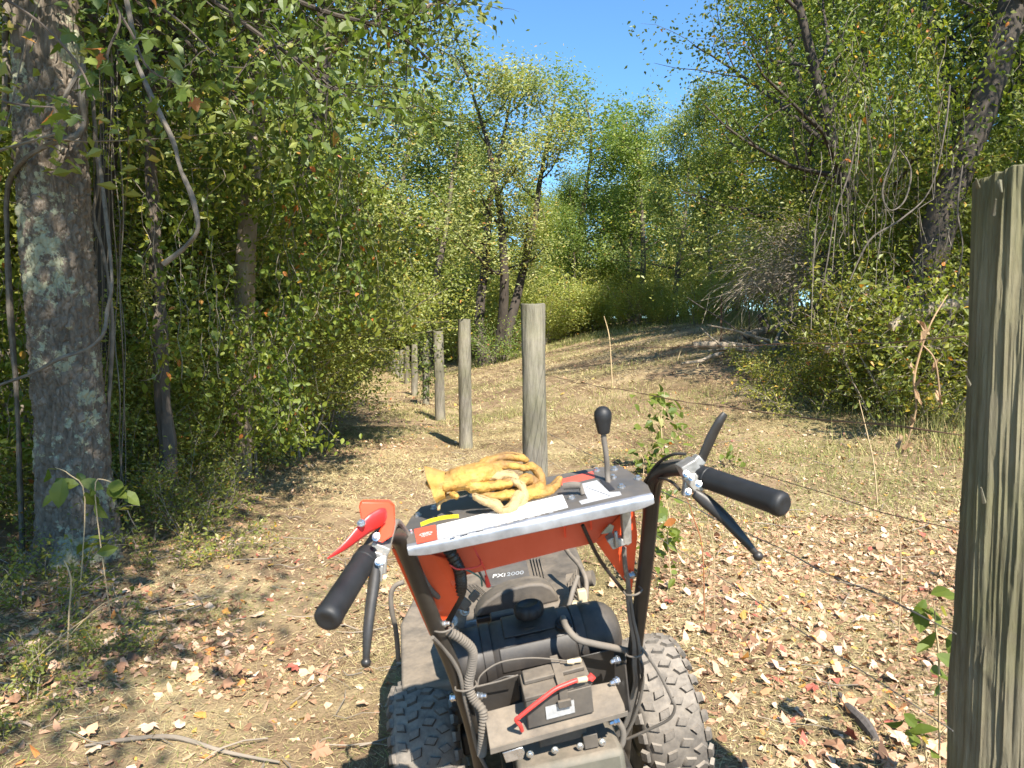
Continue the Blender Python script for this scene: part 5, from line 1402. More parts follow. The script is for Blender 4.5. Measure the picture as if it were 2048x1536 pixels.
def cable(pts, r, mat=M_black, name='cable', parent=mower, n=8, rings=0):
    mb = MB(); P = [L(*p) for p in pts]; mb.tube(P, r, n=n, sub=6)
    if rings:
        me = MB()
        S_ = []; pts_ = P
        for i in range(len(P) - 1):
            p0 = P[max(i - 1, 0)]; p1 = P[i]; p2 = P[i + 1]; p3 = P[min(i + 2, len(P) - 1)]
            m = max(2, int((p2 - p1).length / rings))
            for q in range(m):
                t = q / m; S_.append(0.5 * ((2 * p1) + (p2 - p0) * t + (2 * p0 - 5 * p1 + 4 * p2 - p3) * t * t + (3 * p1 - p0 - 3 * p2 + p3) * t ** 3))
        me.tube(S_, [r * (1.16 if i % 2 else .92) for i in range(len(S_))], n=14); mb = me
    return mb.build(name, mat, parent)
cable([(1372, 908, 1.19), (1345, 909, 1.21), (1318, 925, 1.25), (1298, 950, 1.28), (1286, 974, 1.30), (1284, 1010, 1.32)], .0030)
cable([(1360, 980, 1.17), (1345, 965, 1.19), (1328, 958, 1.22), (1316, 962, 1.26), (1308, 1000, 1.29), (1300, 1080, 1.33)], .0028)
cable([(775, 1095, 1.15), (788, 1050, 1.18), (797, 1045, 1.21), (810, 1062, 1.24), (822, 1085, 1.25), (835, 1130, 1.28), (858, 1175, 1.31), (880, 1196, 1.36), (905, 1208, 1.45), (935, 1218, 1.6)], .0055, M_hose, 'hose')
cable([(897, 1098, 1.30), (908, 1118, 1.31), (920, 1145, 1.33), (921, 1180, 1.36), (908, 1208, 1.42), (893, 1240, 1.5), (890, 1262, 1.58)], .0105, M_black, 'conduit', rings=.004)
cable([(895, 1262, 1.36), (920, 1276, 1.37), (944, 1300, 1.385), (943, 1335, 1.40), (937, 1371, 1.41), (947, 1398, 1.41), (966, 1424, 1.40), (966, 1466, 1.40), (963, 1510, 1.42)], .0088, M_hose, 'conduit', rings=.003)
cable([(865, 1275, 1.34), (890, 1300, 1.37), (918, 1345, 1.40), (930, 1400, 1.42), (943, 1450, 1.45), (955, 1500, 1.48), (975, 1540, 1.5)], .0042, M_hose)
cable([(1126, 1236, 1.50), (1134, 1256, 1.46), (1155, 1278, 1.44), (1190, 1288, 1.44), (1230, 1296, 1.44), (1262, 1304, 1.45)], .0072, M_hose, 'hose', n=14)
cable([(1165, 1050, 1.31), (1178, 1078, 1.32), (1200, 1120, 1.34), (1228, 1158, 1.36), (1254, 1190, 1.385)], .0038)
cable([(1248, 1095, 1.33), (1250, 1130, 1.34), (1256, 1165, 1.36), (1258, 1200, 1.38)], .0048, M_hose)
R = random.Random(9)
for k in range(7):
    off = R.uniform(-8, 8)
    cable([(1256 + off * .4, 1180, 1.375), (1262 + off * .5, 1235, 1.39), (1272 + off * .7, 1285, 1.41), (1274 + off, 1330, 1.43), (1277 + off * 1.2, 1365, 1.45), (1268 + off * 1.2, 1410, 1.47), (1254 + off, 1452, 1.49), (1225 + off * 1.4, 1490 + off, 1.52)], R.uniform(.0026, .0042), R.choice([M_black, M_hose, M_hose]))
cable([(1270, 1285, 1.42), (1290, 1305, 1.42), (1320, 1350, 1.42), (1342, 1395, 1.42), (1350, 1415, 1.42), (1338, 1438, 1.43), (1300, 1458, 1.46), (1255, 1478, 1.5)], .0032, M_hose)
cable([(1233, 1438, 1.40), (1246, 1462, 1.40), (1243, 1490, 1.40), (1222, 1500, 1.41), (1205, 1492, 1.43)], .0065, M_hose, 'hose', n=14)
cable([(1262, 1300, 1.44), (1285, 1330, 1.42), (1280, 1380, 1.43)], .003, M_black)
cable([(955, 1374, 1.42), (962, 1350, 1.42), (1000, 1325, 1.42), (1060, 1316, 1.42), (1120, 1320, 1.41), (1146, 1325, 1.40)], .0016, M_hose)
cable([(950, 1374, 1.42), (1000, 1362, 1.41), (1036, 1350, 1.40)], .0018, M_hose)
cable([(808, 1164, 1.75), (790, 1172, 1.75), (782, 1190, 1.75), (784, 1225, 1.75), (792, 1262, 1.76), (797, 1320, 1.78)], .0062, M_dusty2, 'guard_rod', n=12)
cable([(900, 1130, 1.30), (915, 1138, 1.30), (945, 1136, 1.30), (962, 1128, 1.31), (956, 1112, 1.32), (948, 1096, 1.32)], .0016, M_redcable)
cable([(925, 1136, 1.31), (950, 1148, 1.33), (962, 1158, 1.35), (964, 1172, 1.38)], .0018, M_teal)
cable([(962, 1122, 1.31), (970, 1140, 1.34), (975, 1160, 1.36)], .0014, M_redcable)
mb = MB(); mb.tube([L(972, 1152, 1.355), L(977, 1172, 1.365)], [.0035, .005], n=8); mb.build('wire_plug', M_redcable, mower)
mb = MB(); mb.box(L(948, 1192, 1.5), (.022, .014, .016), Euler((0, -.7, 0)).to_matrix()); mb.box(L(930, 1208, 1.51), (.022, .016, .02), Euler((0, -.7, 0)).to_matrix()); mb.build('wire_plug', M_dusty2, mower, bevel=.002)
for pts in ([(869, 1262), (905, 1256)], [(912, 1380), (952, 1372)], [(1253, 1190), (1284, 1180)], [(1256, 1312), (1286, 1306)]):
    D = 1.34 if pts[0][1] < 1300 else 1.41
    mb = MB(); a = L(*pts[0], D); b = L(*pts[1], D); m_ = (a + b) / 2 - Vector((0, .012, 0)); mb.tube([a + Vector((0, .02, 0)), a, m_, b, b + Vector((0, .02, 0))], .002, n=6, sub=5); mb.build('cable_tie', M_hose, mower)
# brackets under the right of the panel
mb = MB(); mb.prism([L(1243, 1018, 1.29), L(1262, 1014, 1.29), L(1264, 1086, 1.30), L(1256, 1092, 1.30), L(1247, 1088, 1.30)], Vector((0, .016, 0))); mb.build('bracket', M_alu, mower, bevel=.002)
mb = MB(); mb.prism([L(1214, 1082, 1.30), L(1226, 1074, 1.30), L(1250, 1080, 1.30), L(1253, 1090, 1.30), L(1226, 1100, 1.30)], Vector((0, .02, .004))); mb.tube([L(1231, 1062, 1.295), L(1234, 1095, 1.295)], .004, n=8); mb.build('bracket', M_alu, mower, bevel=.0015)
mb = MB(); mb.prism([L(1202, 1068, 1.32), L(1220, 1048, 1.32), L(1228, 1052, 1.32), L(1224, 1066, 1.32)], Vector((0, .004, 0))); mb.build('bracket', M_plug, mower, False)
for (px, py, D) in [(1262, 1150, 1.36), (884, 1248, 1.355), (1234, 1320, 1.43), (1233, 1362, 1.41), (906, 1395, 1.46), (958, 1392, 1.42), (1232, 1442, 1.37)]:
    a = L(px, py, D); mb = MB(); u = Vector((1 if px < 1000 else -1, -.5, .1)).normalized()
    mb.lathe(a, u, [(-.004, .0085), (0, .0085), (.0005, .0068), (.008, .0068), (.009, .0045), (.016, .0042), (.017, .003)], 6 if True else 12); mb.build('frame_bolt', M_steel, mower, True, auto=30)

# ---- fuel tank
ta = L(921, 1326, 1.60); tb = L(1212, 1262, 1.60); u = (tb - ta).normalized(); Lt = (tb - ta).length; rt_ = .072
mb = MB()
pr = [(-.028, .012), (-.026, .035), (-.018, .055), (-.006, .067), (.01, rt_), (.05, rt_ + .001), (.056, rt_ - .003), (.078, rt_ - .003), (.084, rt_ + .002), (.13, rt_ + .003), (.135, rt_ - .004), (Lt * .56, rt_ - .004), (Lt * .60, rt_ + .002), (Lt - .085, rt_ + .003), (Lt - .079, rt_ - .002), (Lt - .056, rt_ - .002), (Lt - .05, rt_ + .002), (Lt - .01, rt_), (Lt + .008, .064), (Lt + .022, .05), (Lt + .03, .03), (Lt + .032, .01)]
mb.lathe(ta, u, pr, 56); tank = mb.build('fuel_tank', M_tank, mower, auto=60)
for s_ in (.067, Lt - .0675):
    mb = MB(); mb.lathe(ta, u, [(s_ - .0105, rt_ - .004), (s_ - .0105, rt_ + .0022), (s_ + .0105, rt_ + .0022), (s_ + .0105, rt_ - .004)], 56); mb.build('tank_strap', M_tank, tank, auto=30)
upn = (Vector((0, 0, 1)) - u * u.z).normalized()
nk = L(1062, 1275, 1.575); nkb = nk - upn * .03
mb = MB(); mb.lathe(nkb, upn, [(0, .040), (.012, .036), (.024, .027), (.034, .0235), (.062, .023), (.063, .02)], 36); mb.build('filler_neck', M_tank, tank, auto=60)
cp = L(1060, 1232, 1.575); mb = MB(); n = 64
prc = [(0, .026), (.002, .0315), (.010, .0345), (.020, .0345), (.027, .032), (.0305, .027), (.031, .024), (.0295, .0225), (.0295, .0005)]
v_ = upn.cross(Vector((0, 1, 0))).normalized(); w_ = upn.cross(v_)
for h_, r_ in prc:
    for i in range(n):
        t = 2 * math.pi * i / n
        sc = 1 - (.075 * max(0, math.cos(t * 9)) ** 2 if .001 < h_ < .0285 and r_ > .03 else 0)
        mb.v.append(tuple(cp + upn * h_ + (v_ * math.cos(t) + w_ * math.sin(t)) * r_ * sc))
for i in range(len(prc) - 1):
    for k in range(n): mb.f.append((i * n + k, i * n + (k + 1) % n, (i + 1) * n + (k + 1) % n, (i + 1) * n + k))
mb.build('fuel_cap', M_rubber, tank, auto=50)
# raised pads on the tank top
def pad_(px0, px1, ang0, ang1, h, name='tank_pad'):
    a = L(px0, 1300, 1.6); b = L(px1, 1300, 1.6); s0 = (a - ta).dot(u); s1 = (b - ta).dot(u)
    fwd = u.cross(upn)
    if fwd.y > 0: fwd = -fwd
    mb = MB(); m = 10
    for q in range(m + 1):
        t = ang0 + (ang1 - ang0) * q / m; d = upn * math.cos(t) + fwd * math.sin(t)
        for (s_, hh) in ((s0, -.006), (s0 + .003, h), (s1 - .003, h), (s1, -.006)): mb.v.append(tuple(ta + u * s_ + d * (rt_ + hh)))
    for q in range(m):
        for j in range(3): mb.f.append((q * 4 + j, q * 4 + j + 1, (q + 1) * 4 + j + 1, (q + 1) * 4 + j))
    mb.f.append((0, 1, 2, 3)); mb.f.append((m * 4, m * 4 + 1, m * 4 + 2, m * 4 + 3))
    mb.build(name, M_tank, tank, bevel=.002)
pad_(1010, 1128, -.9, .75, .007)
pad_(995, 1150, 1.0, 1.7, .006)
mb = MB(); gp_ = L(1126, 1246, 1.545); mb.lathe(gp_, (upn + Vector((0, -.5, 0))).normalized(), [(-.01, .019), (.002, .018), (.003, .014), (.007, .013), (.008, .009), (.014, .008)], 24); mb.build('grommet', M_rubber, tank)

# ---- battery tray and battery
def quad_block(pts, D, down, mat, name, Ds=None, parent=mower, bevel=.0015):
    P = [L(px, py, Ds[i] if Ds else D) for i, (px, py) in enumerate(pts)]
    mb = MB(); mb.prism(P, Vector(down)); return mb.build(name, mat, parent, bevel=bevel)
tray = quad_block([(980, 1500), (1256, 1424), (1228, 1362), (1150, 1376), (968, 1424)], 0, (0, 0, -.003), M_dusty2, 'battery_tray', Ds=[1.335, 1.335, 1.42, 1.42, 1.41])
quad_block([(980, 1498), (1256, 1422), (1256, 1432), (981, 1510)], 1.334, (0, .003, 0), M_dusty2, 'tray_lip', parent=tray, bevel=.0008)
quad_block([(1228, 1300), (1246, 1296), (1259, 1424), (1251, 1426), (1230, 1362)], 0, (.003, 0, 0), M_black, 'side_plate', Ds=[1.50, 1.46, 1.335, 1.335, 1.42], bevel=0)
quad_block([(950, 1378), (1010, 1352), (1035, 1350), (1040, 1400), (1000, 1420), (972, 1428)], 1.455, (0, .003, 0), M_black, 'back_plate')
quad_block([(1130, 1320), (1243, 1294), (1240, 1365), (1150, 1385)], 1.50, (0, .003, 0), M_black, 'back_plate')
b0 = L(1057, 1459, 1.348); b1 = L(1188, 1425, 1.348); t1 = L(1187, 1361, 1.348); t0 = L(1046, 1396, 1.348)
bx = (b1 - b0); bh = ((t0 - b0) + (t1 - b1)) / 2; bd_ = Vector((0.0, .085, .006))
mb = MB(); mb.prism([b0, b1, b0 + bx + bh * .86, b0 + bh * .86], bd_); bat = mb.build('battery', M_dusty, mower, bevel=.002)
mb = MB(); o_ = -bx.normalized() * .002 - Vector((0, .002, 0)); mb.prism([b0 + bh * .86 + o_, b0 + bx + bh * .86 - bx.normalized() * -.002, b0 + bx + bh - bx * -.015, b0 + bh + o_], bd_ + Vector((0, .004, 0))); mb.build('battery_lid', M_dusty, bat, bevel=.002)
mb = MB(); q0 = b0 + bh * 1.0 + bx * .03; mb.prism([q0, q0 + bx * .94, q0 + bx * .94 + bh * .14, q0 + bh * .14], bd_ * .5); [mb.v.__setitem__(i, tuple(Vector(v) + bd_ * .48)) for i, v in enumerate(mb.v)]; mb.build('battery_ridge', M_dusty, bat, bevel=.002)
bxn = bx.normalized(); bhn = bh.normalized()
mb = MB(); q0 = b0 + bx * .50 + bh * 1.02
mb.prism([q0 - Vector((0, .006, 0)), q0 + bxn * .017 - Vector((0, .006, 0)), q0 + bxn * .017 + bd_ * 1.15 + bhn * .012, q0 + bd_ * 1.15 + bhn * .012], bhn * .003)
mb.prism([q0 - Vector((0, .0065, 0)) - bhn * .03, q0 + bxn * .017 - Vector((0, .0065, 0)) - bhn * .03, q0 + bxn * .017 - Vector((0, .0065, 0)) + bhn * .003, q0 - Vector((0, .0065, 0)) + bhn * .003], Vector((0, .003, 0)))
mb.box(q0 + bxn * .0085 - Vector((0, .009, 0)) - bhn * .028, (.026, .007, .014)); mb.build('battery_strap', M_dusty, bat, bevel=.0008)
s0 = b0 + bx * .28 + bh * .18 - Vector((0, .0028, 0)); mb = MB(); mb.prism([s0, s0 + bxn * .058, s0 + bxn * .058 + bhn * .026, s0 + bhn * .026], Vector((0, .0006, 0))); mb.build('battery_label', M_silver, bat, False)
text_mesh('WARNING', s0 + bhn * .015 + bxn * .004 - Vector((0, .0008, 0)), bxn, bhn, .0075, M_ink, bat, 'label_print', fit=.035) if False else None
cable([(1180, 1357, 1.345), (1156, 1360, 1.335), (1134, 1368, 1.33), (1111, 1378, 1.325), (1085, 1397, 1.32), (1062, 1415, 1.32), (1040, 1433, 1.325), (1032, 1440, 1.33), (1040, 1450, 1.335), (1044, 1461, 1.345)], .0042, M_redcable, 'battery_cable', n=12)
mb = MB(); mb.tube([L(1186, 1351, 1.345), L(1180, 1358, 1.345)], .0075, n=10); mb.build('terminal_cap', M_redcable, mower)
mb = MB(); mb.tube([L(1154, 1361, 1.333), L(1172, 1358, 1.342)], [.0055, .0062], n=10); mb.build('cable_ferrule', M_plug, mower)
mb = MB(); mb.tube([L(1134, 1324, 1.40), L(1146, 1323, 1.40), L(1148, 1322, 1.40), L(1162, 1320, 1.40)], [.004, .0062, .0045, .0055], n=10); mb.build('cable_ferrule', M_plug, mower)
mb = MB(); mb.prism([L(1005, 1506, 1.34), L(1045, 1494, 1.34), L(1050, 1505, 1.34), L(1046, 1518, 1.34), L(1012, 1526, 1.34)], Vector((0, .004, 0))); mb.build('tow_bracket', M_steel, mower, bevel=.001)
mb = MB(); mb.box(L(1125, 1470, 1.40), (.10, .02, .02), Euler((0, -.03, 0)).to_matrix()); mb.box(L(1180, 1478, 1.39), (.03, .02, .03)); mb.build('lower_bracket', M_dusty, mower, bevel=.002)

# ---- engine
D2 = 1.86
def Lz(px, py, z):
    d = MRi @ ray(px, py); return CL + d * ((z - CL.z) / d.z)
ZE = .715
ec = quad_block([(930, 1218), (1140, 1190), (1176, 1135), (1168, 1085), (900, 1090), (918, 1160)], 0, (0, 0, -.05), M_dusty, 'engine_cover', Ds=None) if False else None
top_pts = [Lz(925, 1230, ZE - .01), Lz(1000, 1232, ZE - .01), Lz(1122, 1206, ZE), Lz(1150, 1180, ZE), Lz(1168, 1130, ZE + .01), Lz(1150, 1085, ZE + .01), Lz(1050, 1080, ZE + .01), Lz(930, 1120, ZE), Lz(908, 1180, ZE)]
mb = MB(); mb.prism(top_pts, (0, 0, -.06)); ec = mb.build('engine_cover', M_dusty, mower, bevel=.012, seg=4)
# inset plate with the model lettering and the ribs round it
q = [Lz(966, 1158, ZE + .003), Lz(1080, 1143, ZE + .004), Lz(1068, 1120, ZE + .012), Lz(955, 1136, ZE + .008)]
mb = MB(); mb.prism([Lz(975, 1172, ZE + .003), Lz(1062, 1160, ZE + .004), Lz(1052, 1120, ZE + .013), Lz(955, 1133, ZE + .012)], (0, 0, -.012)); plt_ = mb.build('name_plate', M_panel, ec, bevel=.002)
pn = Vector((0, -.06, 1)).normalized()
a = Lz(984, 1156, ZE + .0068); b = Lz(1046, 1148, ZE + .0068); xd = (b - a).normalized(); yd = pn.cross(xd)
text_mesh('PXi', a, xd, yd, .036, M_printw, plt_, 'model_letters', ext=.0006, fit=(b - a).length * .42)
text_mesh('2000', a + xd * (b - a).length * .46, xd, yd, .036, M_silver, plt_, 'model_letters', ext=.0006, fit=(b - a).length * .56)
for side in (0, 1):
    for k in range(4):
        mb = MB()
        if side == 0: mb.tube([Lz(932 + k * 7, 1170 + 0 * k, ZE + .003), Lz(962 + k * 7, 1200 - k * 2, ZE + .002)], .0022, n=6)
        else: mb.tube([Lz(1062 + k * 6, 1116, ZE + .012), Lz(1072 + k * 6, 1160, ZE + .004)], .0025, n=6)
        mb.build('cover_rib', M_dusty, ec)
arc = [(951, 1236), (957, 1222), (972, 1203), (995, 1187), (1025, 1175), (1060, 1167), (1085, 1167), (1104, 1175), (1116, 1190), (1119, 1204)]
inner = [(1108, 1206), (1098, 1192), (1080, 1184), (1055, 1184), (1020, 1192), (992, 1205), (972, 1224), (966, 1237)]
mb = MB(); mb.prism([L(px, py, 1.80) for px, py in arc] + [L(1040, 1222, 1.80)], Vector((0, .10, -.012))); hood = mb.build('intake_hood', M_dusty, ec, bevel=.008, seg=4)
mb = MB(); mb.prism([L(px, py, 1.795) for px, py in [(951, 1238), (1119, 1206), (1121, 1215), (955, 1248)]], Vector((0, .08, 0))); mb.build('hood_edge', M_black, ec, bevel=.002)
# dark body below
mb = MB(); mb.box(L(1035, 1330, 1.95), (.26, .22, .30)); mb.box(L(1110, 1250, 1.86), (.12, .2, .10)); mb.build('engine_block', M_black, mower, bevel=.01)
mb = MB()
for i in range(6): mb.lathe(L(1158 - i * 3, 1158 + i * 5, 1.78), (0.9, -.4, .1), [(0, .012), (0, .028), (.0025, .028), (.0025, .012)], 20)
mb.lathe(L(1158, 1160, 1.80), (0.9, -.4, .1), [(-.03, .02), (.04, .02)], 16); mb.build('cylinder_fins', M_dusty2, mower, auto=30)
cable([(1156, 1152, 1.72), (1146, 1180, 1.70), (1140, 1205, 1.68), (1134, 1225, 1.66)], .006, M_hose, 'hose', n=12)
cable([(1130, 1096, 1.9), (1142, 1112, 1.85), (1158, 1130, 1.8), (1172, 1160, 1.75), (1172, 1200, 1.7)], .006, M_dusty2, 'guard_rod', n=12)
mb = MB(); mb.box(L(1165, 1198, 1.7), (.022, .02, .05)); mb.box(L(1150, 1210, 1.7), (.03, .02, .02)); mb.build('fuel_valve', M_plug, mower, bevel=.003)
mb = MB(); R = random.Random(2)
mb.box(L(920, 1232, 1.66), (.03, .03, .05), Euler((.2, .3, 0)).to_matrix()); mb.lathe(L(928, 1222, 1.63), (0.2, -1, .3), [(0, .012), (.01, .012), (.011, .006), (.02, .006)], 12); mb.lathe(L(905, 1242, 1.62), (0, -1, .3), [(0, .014), (.012, .014), (.013, .005), (.02, .005)], 12); mb.box(L(935, 1250, 1.66), (.045, .012, .02)); mb.build('carburettor', M_alu, mower, bevel=.002)
cable([(891, 1228, 1.6), (884, 1238, 1.6), (888, 1262, 1.6)], .016, M_hose, 'conduit', rings=.004)
mb = MB(); mb.box(L(1005, 1232, 1.70), (.06, .03, .02)); mb.build('airbox_tab', M_dusty, mower, bevel=.004)

# ---- cutting deck and chassis
mb = MB()
a = Lz(800, 1246, .44); b = Lz(890, 1240, .44); c_ = Lz(905, 1385, .425); d_ = Lz(802, 1373, .425)
mb.prism([d_, Vector((.16, c_.y, .425)), Vector((.2, a.y + .25, .44)), Vector((a.x + .05, a.y + .3, .44)), a], (0, 0, -.14)); deck = mb.build('mowing_deck', M_dusty2, mower, bevel=.012, seg=3)
mb = MB(); mb.box((.085, .16, .34), (.28, .70, .20)); mb.box((.085, .50, .24), (.50, .07, .07)); mb.box((.09, -.10, .40), (.24, .22, .22)); ch = mb.build('chassis', M_black, mower, bevel=.008)
M_olivep = surf('transmission_paint', (0.07, 0.075, 0.06), 0.5, var=0.3, scale=12, bump=0.2, dust=0.7)
mb = MB(); mb.box((.085, -.16, .50), (.22, .12, .12)); mb.build('transmission', M_olivep, mower, bevel=.012)
for p in [(1060, 1508), (1110, 1500), (1160, 1492), (1205, 1484)]: bolt(0, 0, .006, ch, L(*p, 1.385), Vector((0, -1, .1)).normalized())

# ---- wheels with separate tread blocks
def lug_mesh(wd, ln, h, skew):
    V = []
    for z_, k in ((0, 1.12), (h, .9)):
        for sx, sy in ((-1, -1), (1, -1), (1, 1), (-1, 1)): V.append((sx * wd / 2 * k + sy * skew, sy * ln / 2 * k, z_))
    return np_mesh('tread_lug', V, [(0, 1, 5, 4), (1, 2, 6, 5), (2, 3, 7, 6), (3, 0, 4, 7), (4, 5, 6, 7), (3, 2, 1, 0)], M_tyre)
LG = [lug_mesh(.030, .020, .012, .004), lug_mesh(.027, .019, .012, -.004), lug_mesh(.024, .026, .011, 0), lug_mesh(.022, .018, .011, .003)]
def wheel(cx, cy, cz, yaw=0.0, r=.215, wd=.185):
    prof = [(-wd * .42, .10), (-wd * .5, .135), (-wd * .52, .16), (-wd * .49, r - .030), (-wd * .42, r - .016), (-wd * .28, r - .009), (0, r - .006), (wd * .28, r - .009), (wd * .42, r - .016), (wd * .49, r - .030), (wd * .52, .16), (wd * .5, .135), (wd * .42, .10)]
    mb = MB(); mb.lathe((0, 0, 0), (1, 0, 0), prof, 64); ty = mb.build('tyre', M_tyre, mower, auto=60)
    ty.location = (cx, cy, cz); ty.rotation_euler = (R.uniform(0, 1), 0, yaw)
    mb = MB(); mb.lathe((0, 0, 0), (1, 0, 0), [(-wd * .40, .05), (-wd * .40, .095), (-wd * .46, .104), (wd * .46, .104), (wd * .40, .095), (wd * .40, .05)], 32); mb.build('rim', M_black, ty)
    def lug(t, x, kind, tilt, rr_, rz=0.0):
        o = mobj('tread_lug', LG[kind], ty)
        nrm = Vector((math.sin(tilt), math.cos(t) * math.cos(tilt), math.sin(t) * math.cos(tilt))); tang = Vector((0, -math.sin(t), math.cos(t))); side_ = tang.cross(nrm)
        Mx = Matrix((side_, tang, nrm)).transposed() @ Matrix.Rotation(rz, 3, 'Z')
        o.matrix_local = Matrix.Translation(Vector((x, math.cos(t) * rr_, math.sin(t) * rr_))) @ Mx.to_4x4()
    N = 26
    for i in range(N):
        t = 2 * math.pi * i / N; h_ = math.pi / N
        lug(t, -.022, 0, -.05, r - .011, .25); lug(t + h_, .022, 0, .05, r - .011, -.25)
        lug(t + h_, -.058, 1, -.22, r - .015, -.3); lug(t, .058, 1, .22, r - .015, .3)
        lug(t, -.089, 2, -1.0, r - .030); lug(t + h_, .089, 2, 1.0, r - .030)
    return ty
wheel(-.265, .55, .203)
wheel(.43, .47, .212, 0.0, .228, .175)

# ------------------------------------------------------------------ gloves on the panel
def glove_mat(name='yellow_leather', tan=0.0):
    m, n, N, Lk = nodes(name)
    tc = N.new('ShaderNodeTexCoord'); co = tc.outputs['Object']
    a = tex(N, Lk, co, scale=11, detail=6, rough=0.65)
    r = ramp(N, [(0.32, (0.18, 0.105, 0.05)), (0.44, (0.34, 0.19, 0.055)), (0.56, (0.47, 0.27, 0.06)), (0.70, (0.54, 0.36, 0.12))]); Lk.new(a.outputs['Fac'], r.inputs[0])
    b = tex(N, Lk, co, scale=7.5, detail=8, rough=0.75)
    rb = ramp(N, [(0.58, (0, 0, 0)), (0.72, (0.7, 0.7, 0.7))]); Lk.new(b.outputs['Fac'], rb.inputs[0])
    c = mixc(N, Lk, rb.outputs[0], r.outputs[0], (0.24, 0.18, 0.105))
    if tan: c = mixc(N, Lk, tan, c, (0.42, 0.33, 0.20))
    p = N.new('ShaderNodeBsdfPrincipled'); p.inputs['Roughness'].default_value = 0.62; p.inputs['Specular IOR Level'].default_value = 0.35
    Lk.new(c, p.inputs['Base Color'])
    f = tex(N, Lk, co, scale=55, detail=6, rough=0.65); bu = N.new('ShaderNodeBump'); bu.inputs['Strength'].default_value = 0.8; bu.inputs['Distance'].default_value = 0.006
    Lk.new(f.outputs['Fac'], bu.inputs['Height']); Lk.new(bu.outputs[0], p.inputs['Normal'])
    o = N.new('ShaderNodeOutputMaterial'); Lk.new(p.outputs[0], o.inputs[0])
    return m
M_glove = glove_mat()
M_glove2 = glove_mat('dirty_tan_leather', 0.6)
M_seam = surf('seam_thread', (0.20, 0.12, 0.05), 0.8, bump=0)
M2W = Matrix.Translation(M0) @ Euler(MROT).to_matrix().to_4x4()
def leather(name, o0, chains, mat, parent, seed, seam=False):
    mb = MB()
    for pts, rad, ell in chains:
        P = [(M2W @ L(*p)) - o0 for p in pts]; rad = [q * .88 if q < .0135 else q * .93 for q in rad]
        mb.tube(P, rad, n=16, sub=6, ell=ell)
        for q, r_ in ((P[0], rad[0]), (P[-1], rad[-1])):
            e_ = min(ell); r2 = r_ * e_
            mb.lathe(q - Vector((0, 0, r2 * .95)), (0, 0, 1), [(0, .001), (r2 * .3, r_ * .6), (r2 * .95, r_ * .95), (r2 * 1.6, r_ * .6), (r2 * 1.9, .001)], 14)
    o = mb.build(name, mat, parent)
    m = o.modifiers.new('join', 'REMESH'); m.mode = 'VOXEL'; m.voxel_size = .0015; m.use_smooth_shade = True
    m = o.modifiers.new('soft', 'SMOOTH'); m.factor = .5; m.iterations = 3
    for sc_, st_ in ((.020, .007), (.007, .0026)):
        t = bpy.data.textures.new('wrinkle', 'CLOUDS'); t.noise_scale = sc_; t.noise_depth = 2
        m = o.modifiers.new('wrinkle', 'DISPLACE'); m.texture = t; m.strength = st_; m.mid_level = .5; m.texture_coords = 'LOCAL'
    if seam:
        (pts, rad, ell) = chains[0]
        P = [(M2W @ L(*p)) - o0 + Vector((0, -.55, .75)) * r_ * .95 * min(ell) for p, r_ in zip(pts, rad)]
        sb = MB(); sb.tube(P, .0009, n=5, sub=6); sb.build('seam', M_seam, o)
    return o
def glove(chains, label, seed, origin, dirty=()):
    o0 = M2W @ L(*origin)
    palm = [c for c in chains if c[1][0] > .0185 or max(c[1]) > .0185]
    o = leather('work_glove', o0, palm, M_glove, None, seed); o.location = o0
    for k, c in enumerate([c for c in chains if c not in palm]):
        leather('finger', o0, [c], M_glove2 if k in dirty else M_glove, o, seed + k, True)
    return tag(o, label, 'glove', 'pair of leather work gloves on the control panel')
F = (1, .82); FL = (1, .55); PA = (1, .62)
glove([
    ([(905, 962, 1.30), (930, 955, 1.30), (960, 948, 1.305), (985, 942, 1.31)], [.030, .033, .031, .024], (1, .75)),
    ([(880, 966, 1.295), (905, 962, 1.30)], [.031, .030], (1, .6)),
    ([(970, 930, 1.32), (995, 916, 1.325), (1025, 913, 1.33), (1052, 919, 1.33)], [.017, .0125, .012, .0085], F),
    ([(975, 938, 1.31), (1005, 930, 1.315), (1035, 932, 1.32), (1050, 938, 1.32)], [.016, .012, .0115, .009], F),
    ([(975, 952, 1.30), (1000, 950, 1.30), (1025, 953, 1.305), (1036, 962, 1.305)], [.018, .013, .0125, .010], F),
    ([(940, 972, 1.285), (970, 974, 1.285), (1000, 969, 1.29), (1020, 966, 1.29)], [.017, .014, .011, .009], F),
    ([(905, 990, 1.28), (912, 992, 1.27)], [.009, .0085], F),
], 'upper yellow leather glove of the pair, cuff to the left and fingers stretched right', 3, (945, 960, 1.3), (2,))
# flared cuff of the upper glove
def cuff():
    o0 = M2W @ L(880, 970, 1.29); n = 32; rows = [(893, 968, 1.295, .031, .024), (878, 968, 1.29, .034, .028), (862, 966, 1.285, .038, .034)]
    mb = MB()
    for (px, py, D, rx, rz) in rows:
        c = (M2W @ L(px, py, D)) - o0
        for i in range(n):
            t = 2 * math.pi * i / n; wv = 1 + .10 * math.sin(3 * t + 1) + .05 * math.sin(7 * t)
            mb.v.append(tuple(c + Vector((-.012 * math.sin(t) * (rx > .036), math.cos(t) * rx * wv * .8, math.sin(t) * rz * wv))))
    for i in range(2):
        for k in range(n): mb.f.append((i * n + k, i * n + (k + 1) % n, (i + 1) * n + (k + 1) % n, (i + 1) * n + k))
    o = mb.build('cuff', M_glove); o.location = o0
    m = o.modifiers.new('thick', 'SOLIDIFY'); m.thickness = .0028; m.offset = -1
    m = o.modifiers.new('sub', 'SUBSURF'); m.levels = 2; m.render_levels = 2
    return o
cf = cuff()
up_glove = [o for o in bpy.data.objects if o.name == 'work_glove'][0]
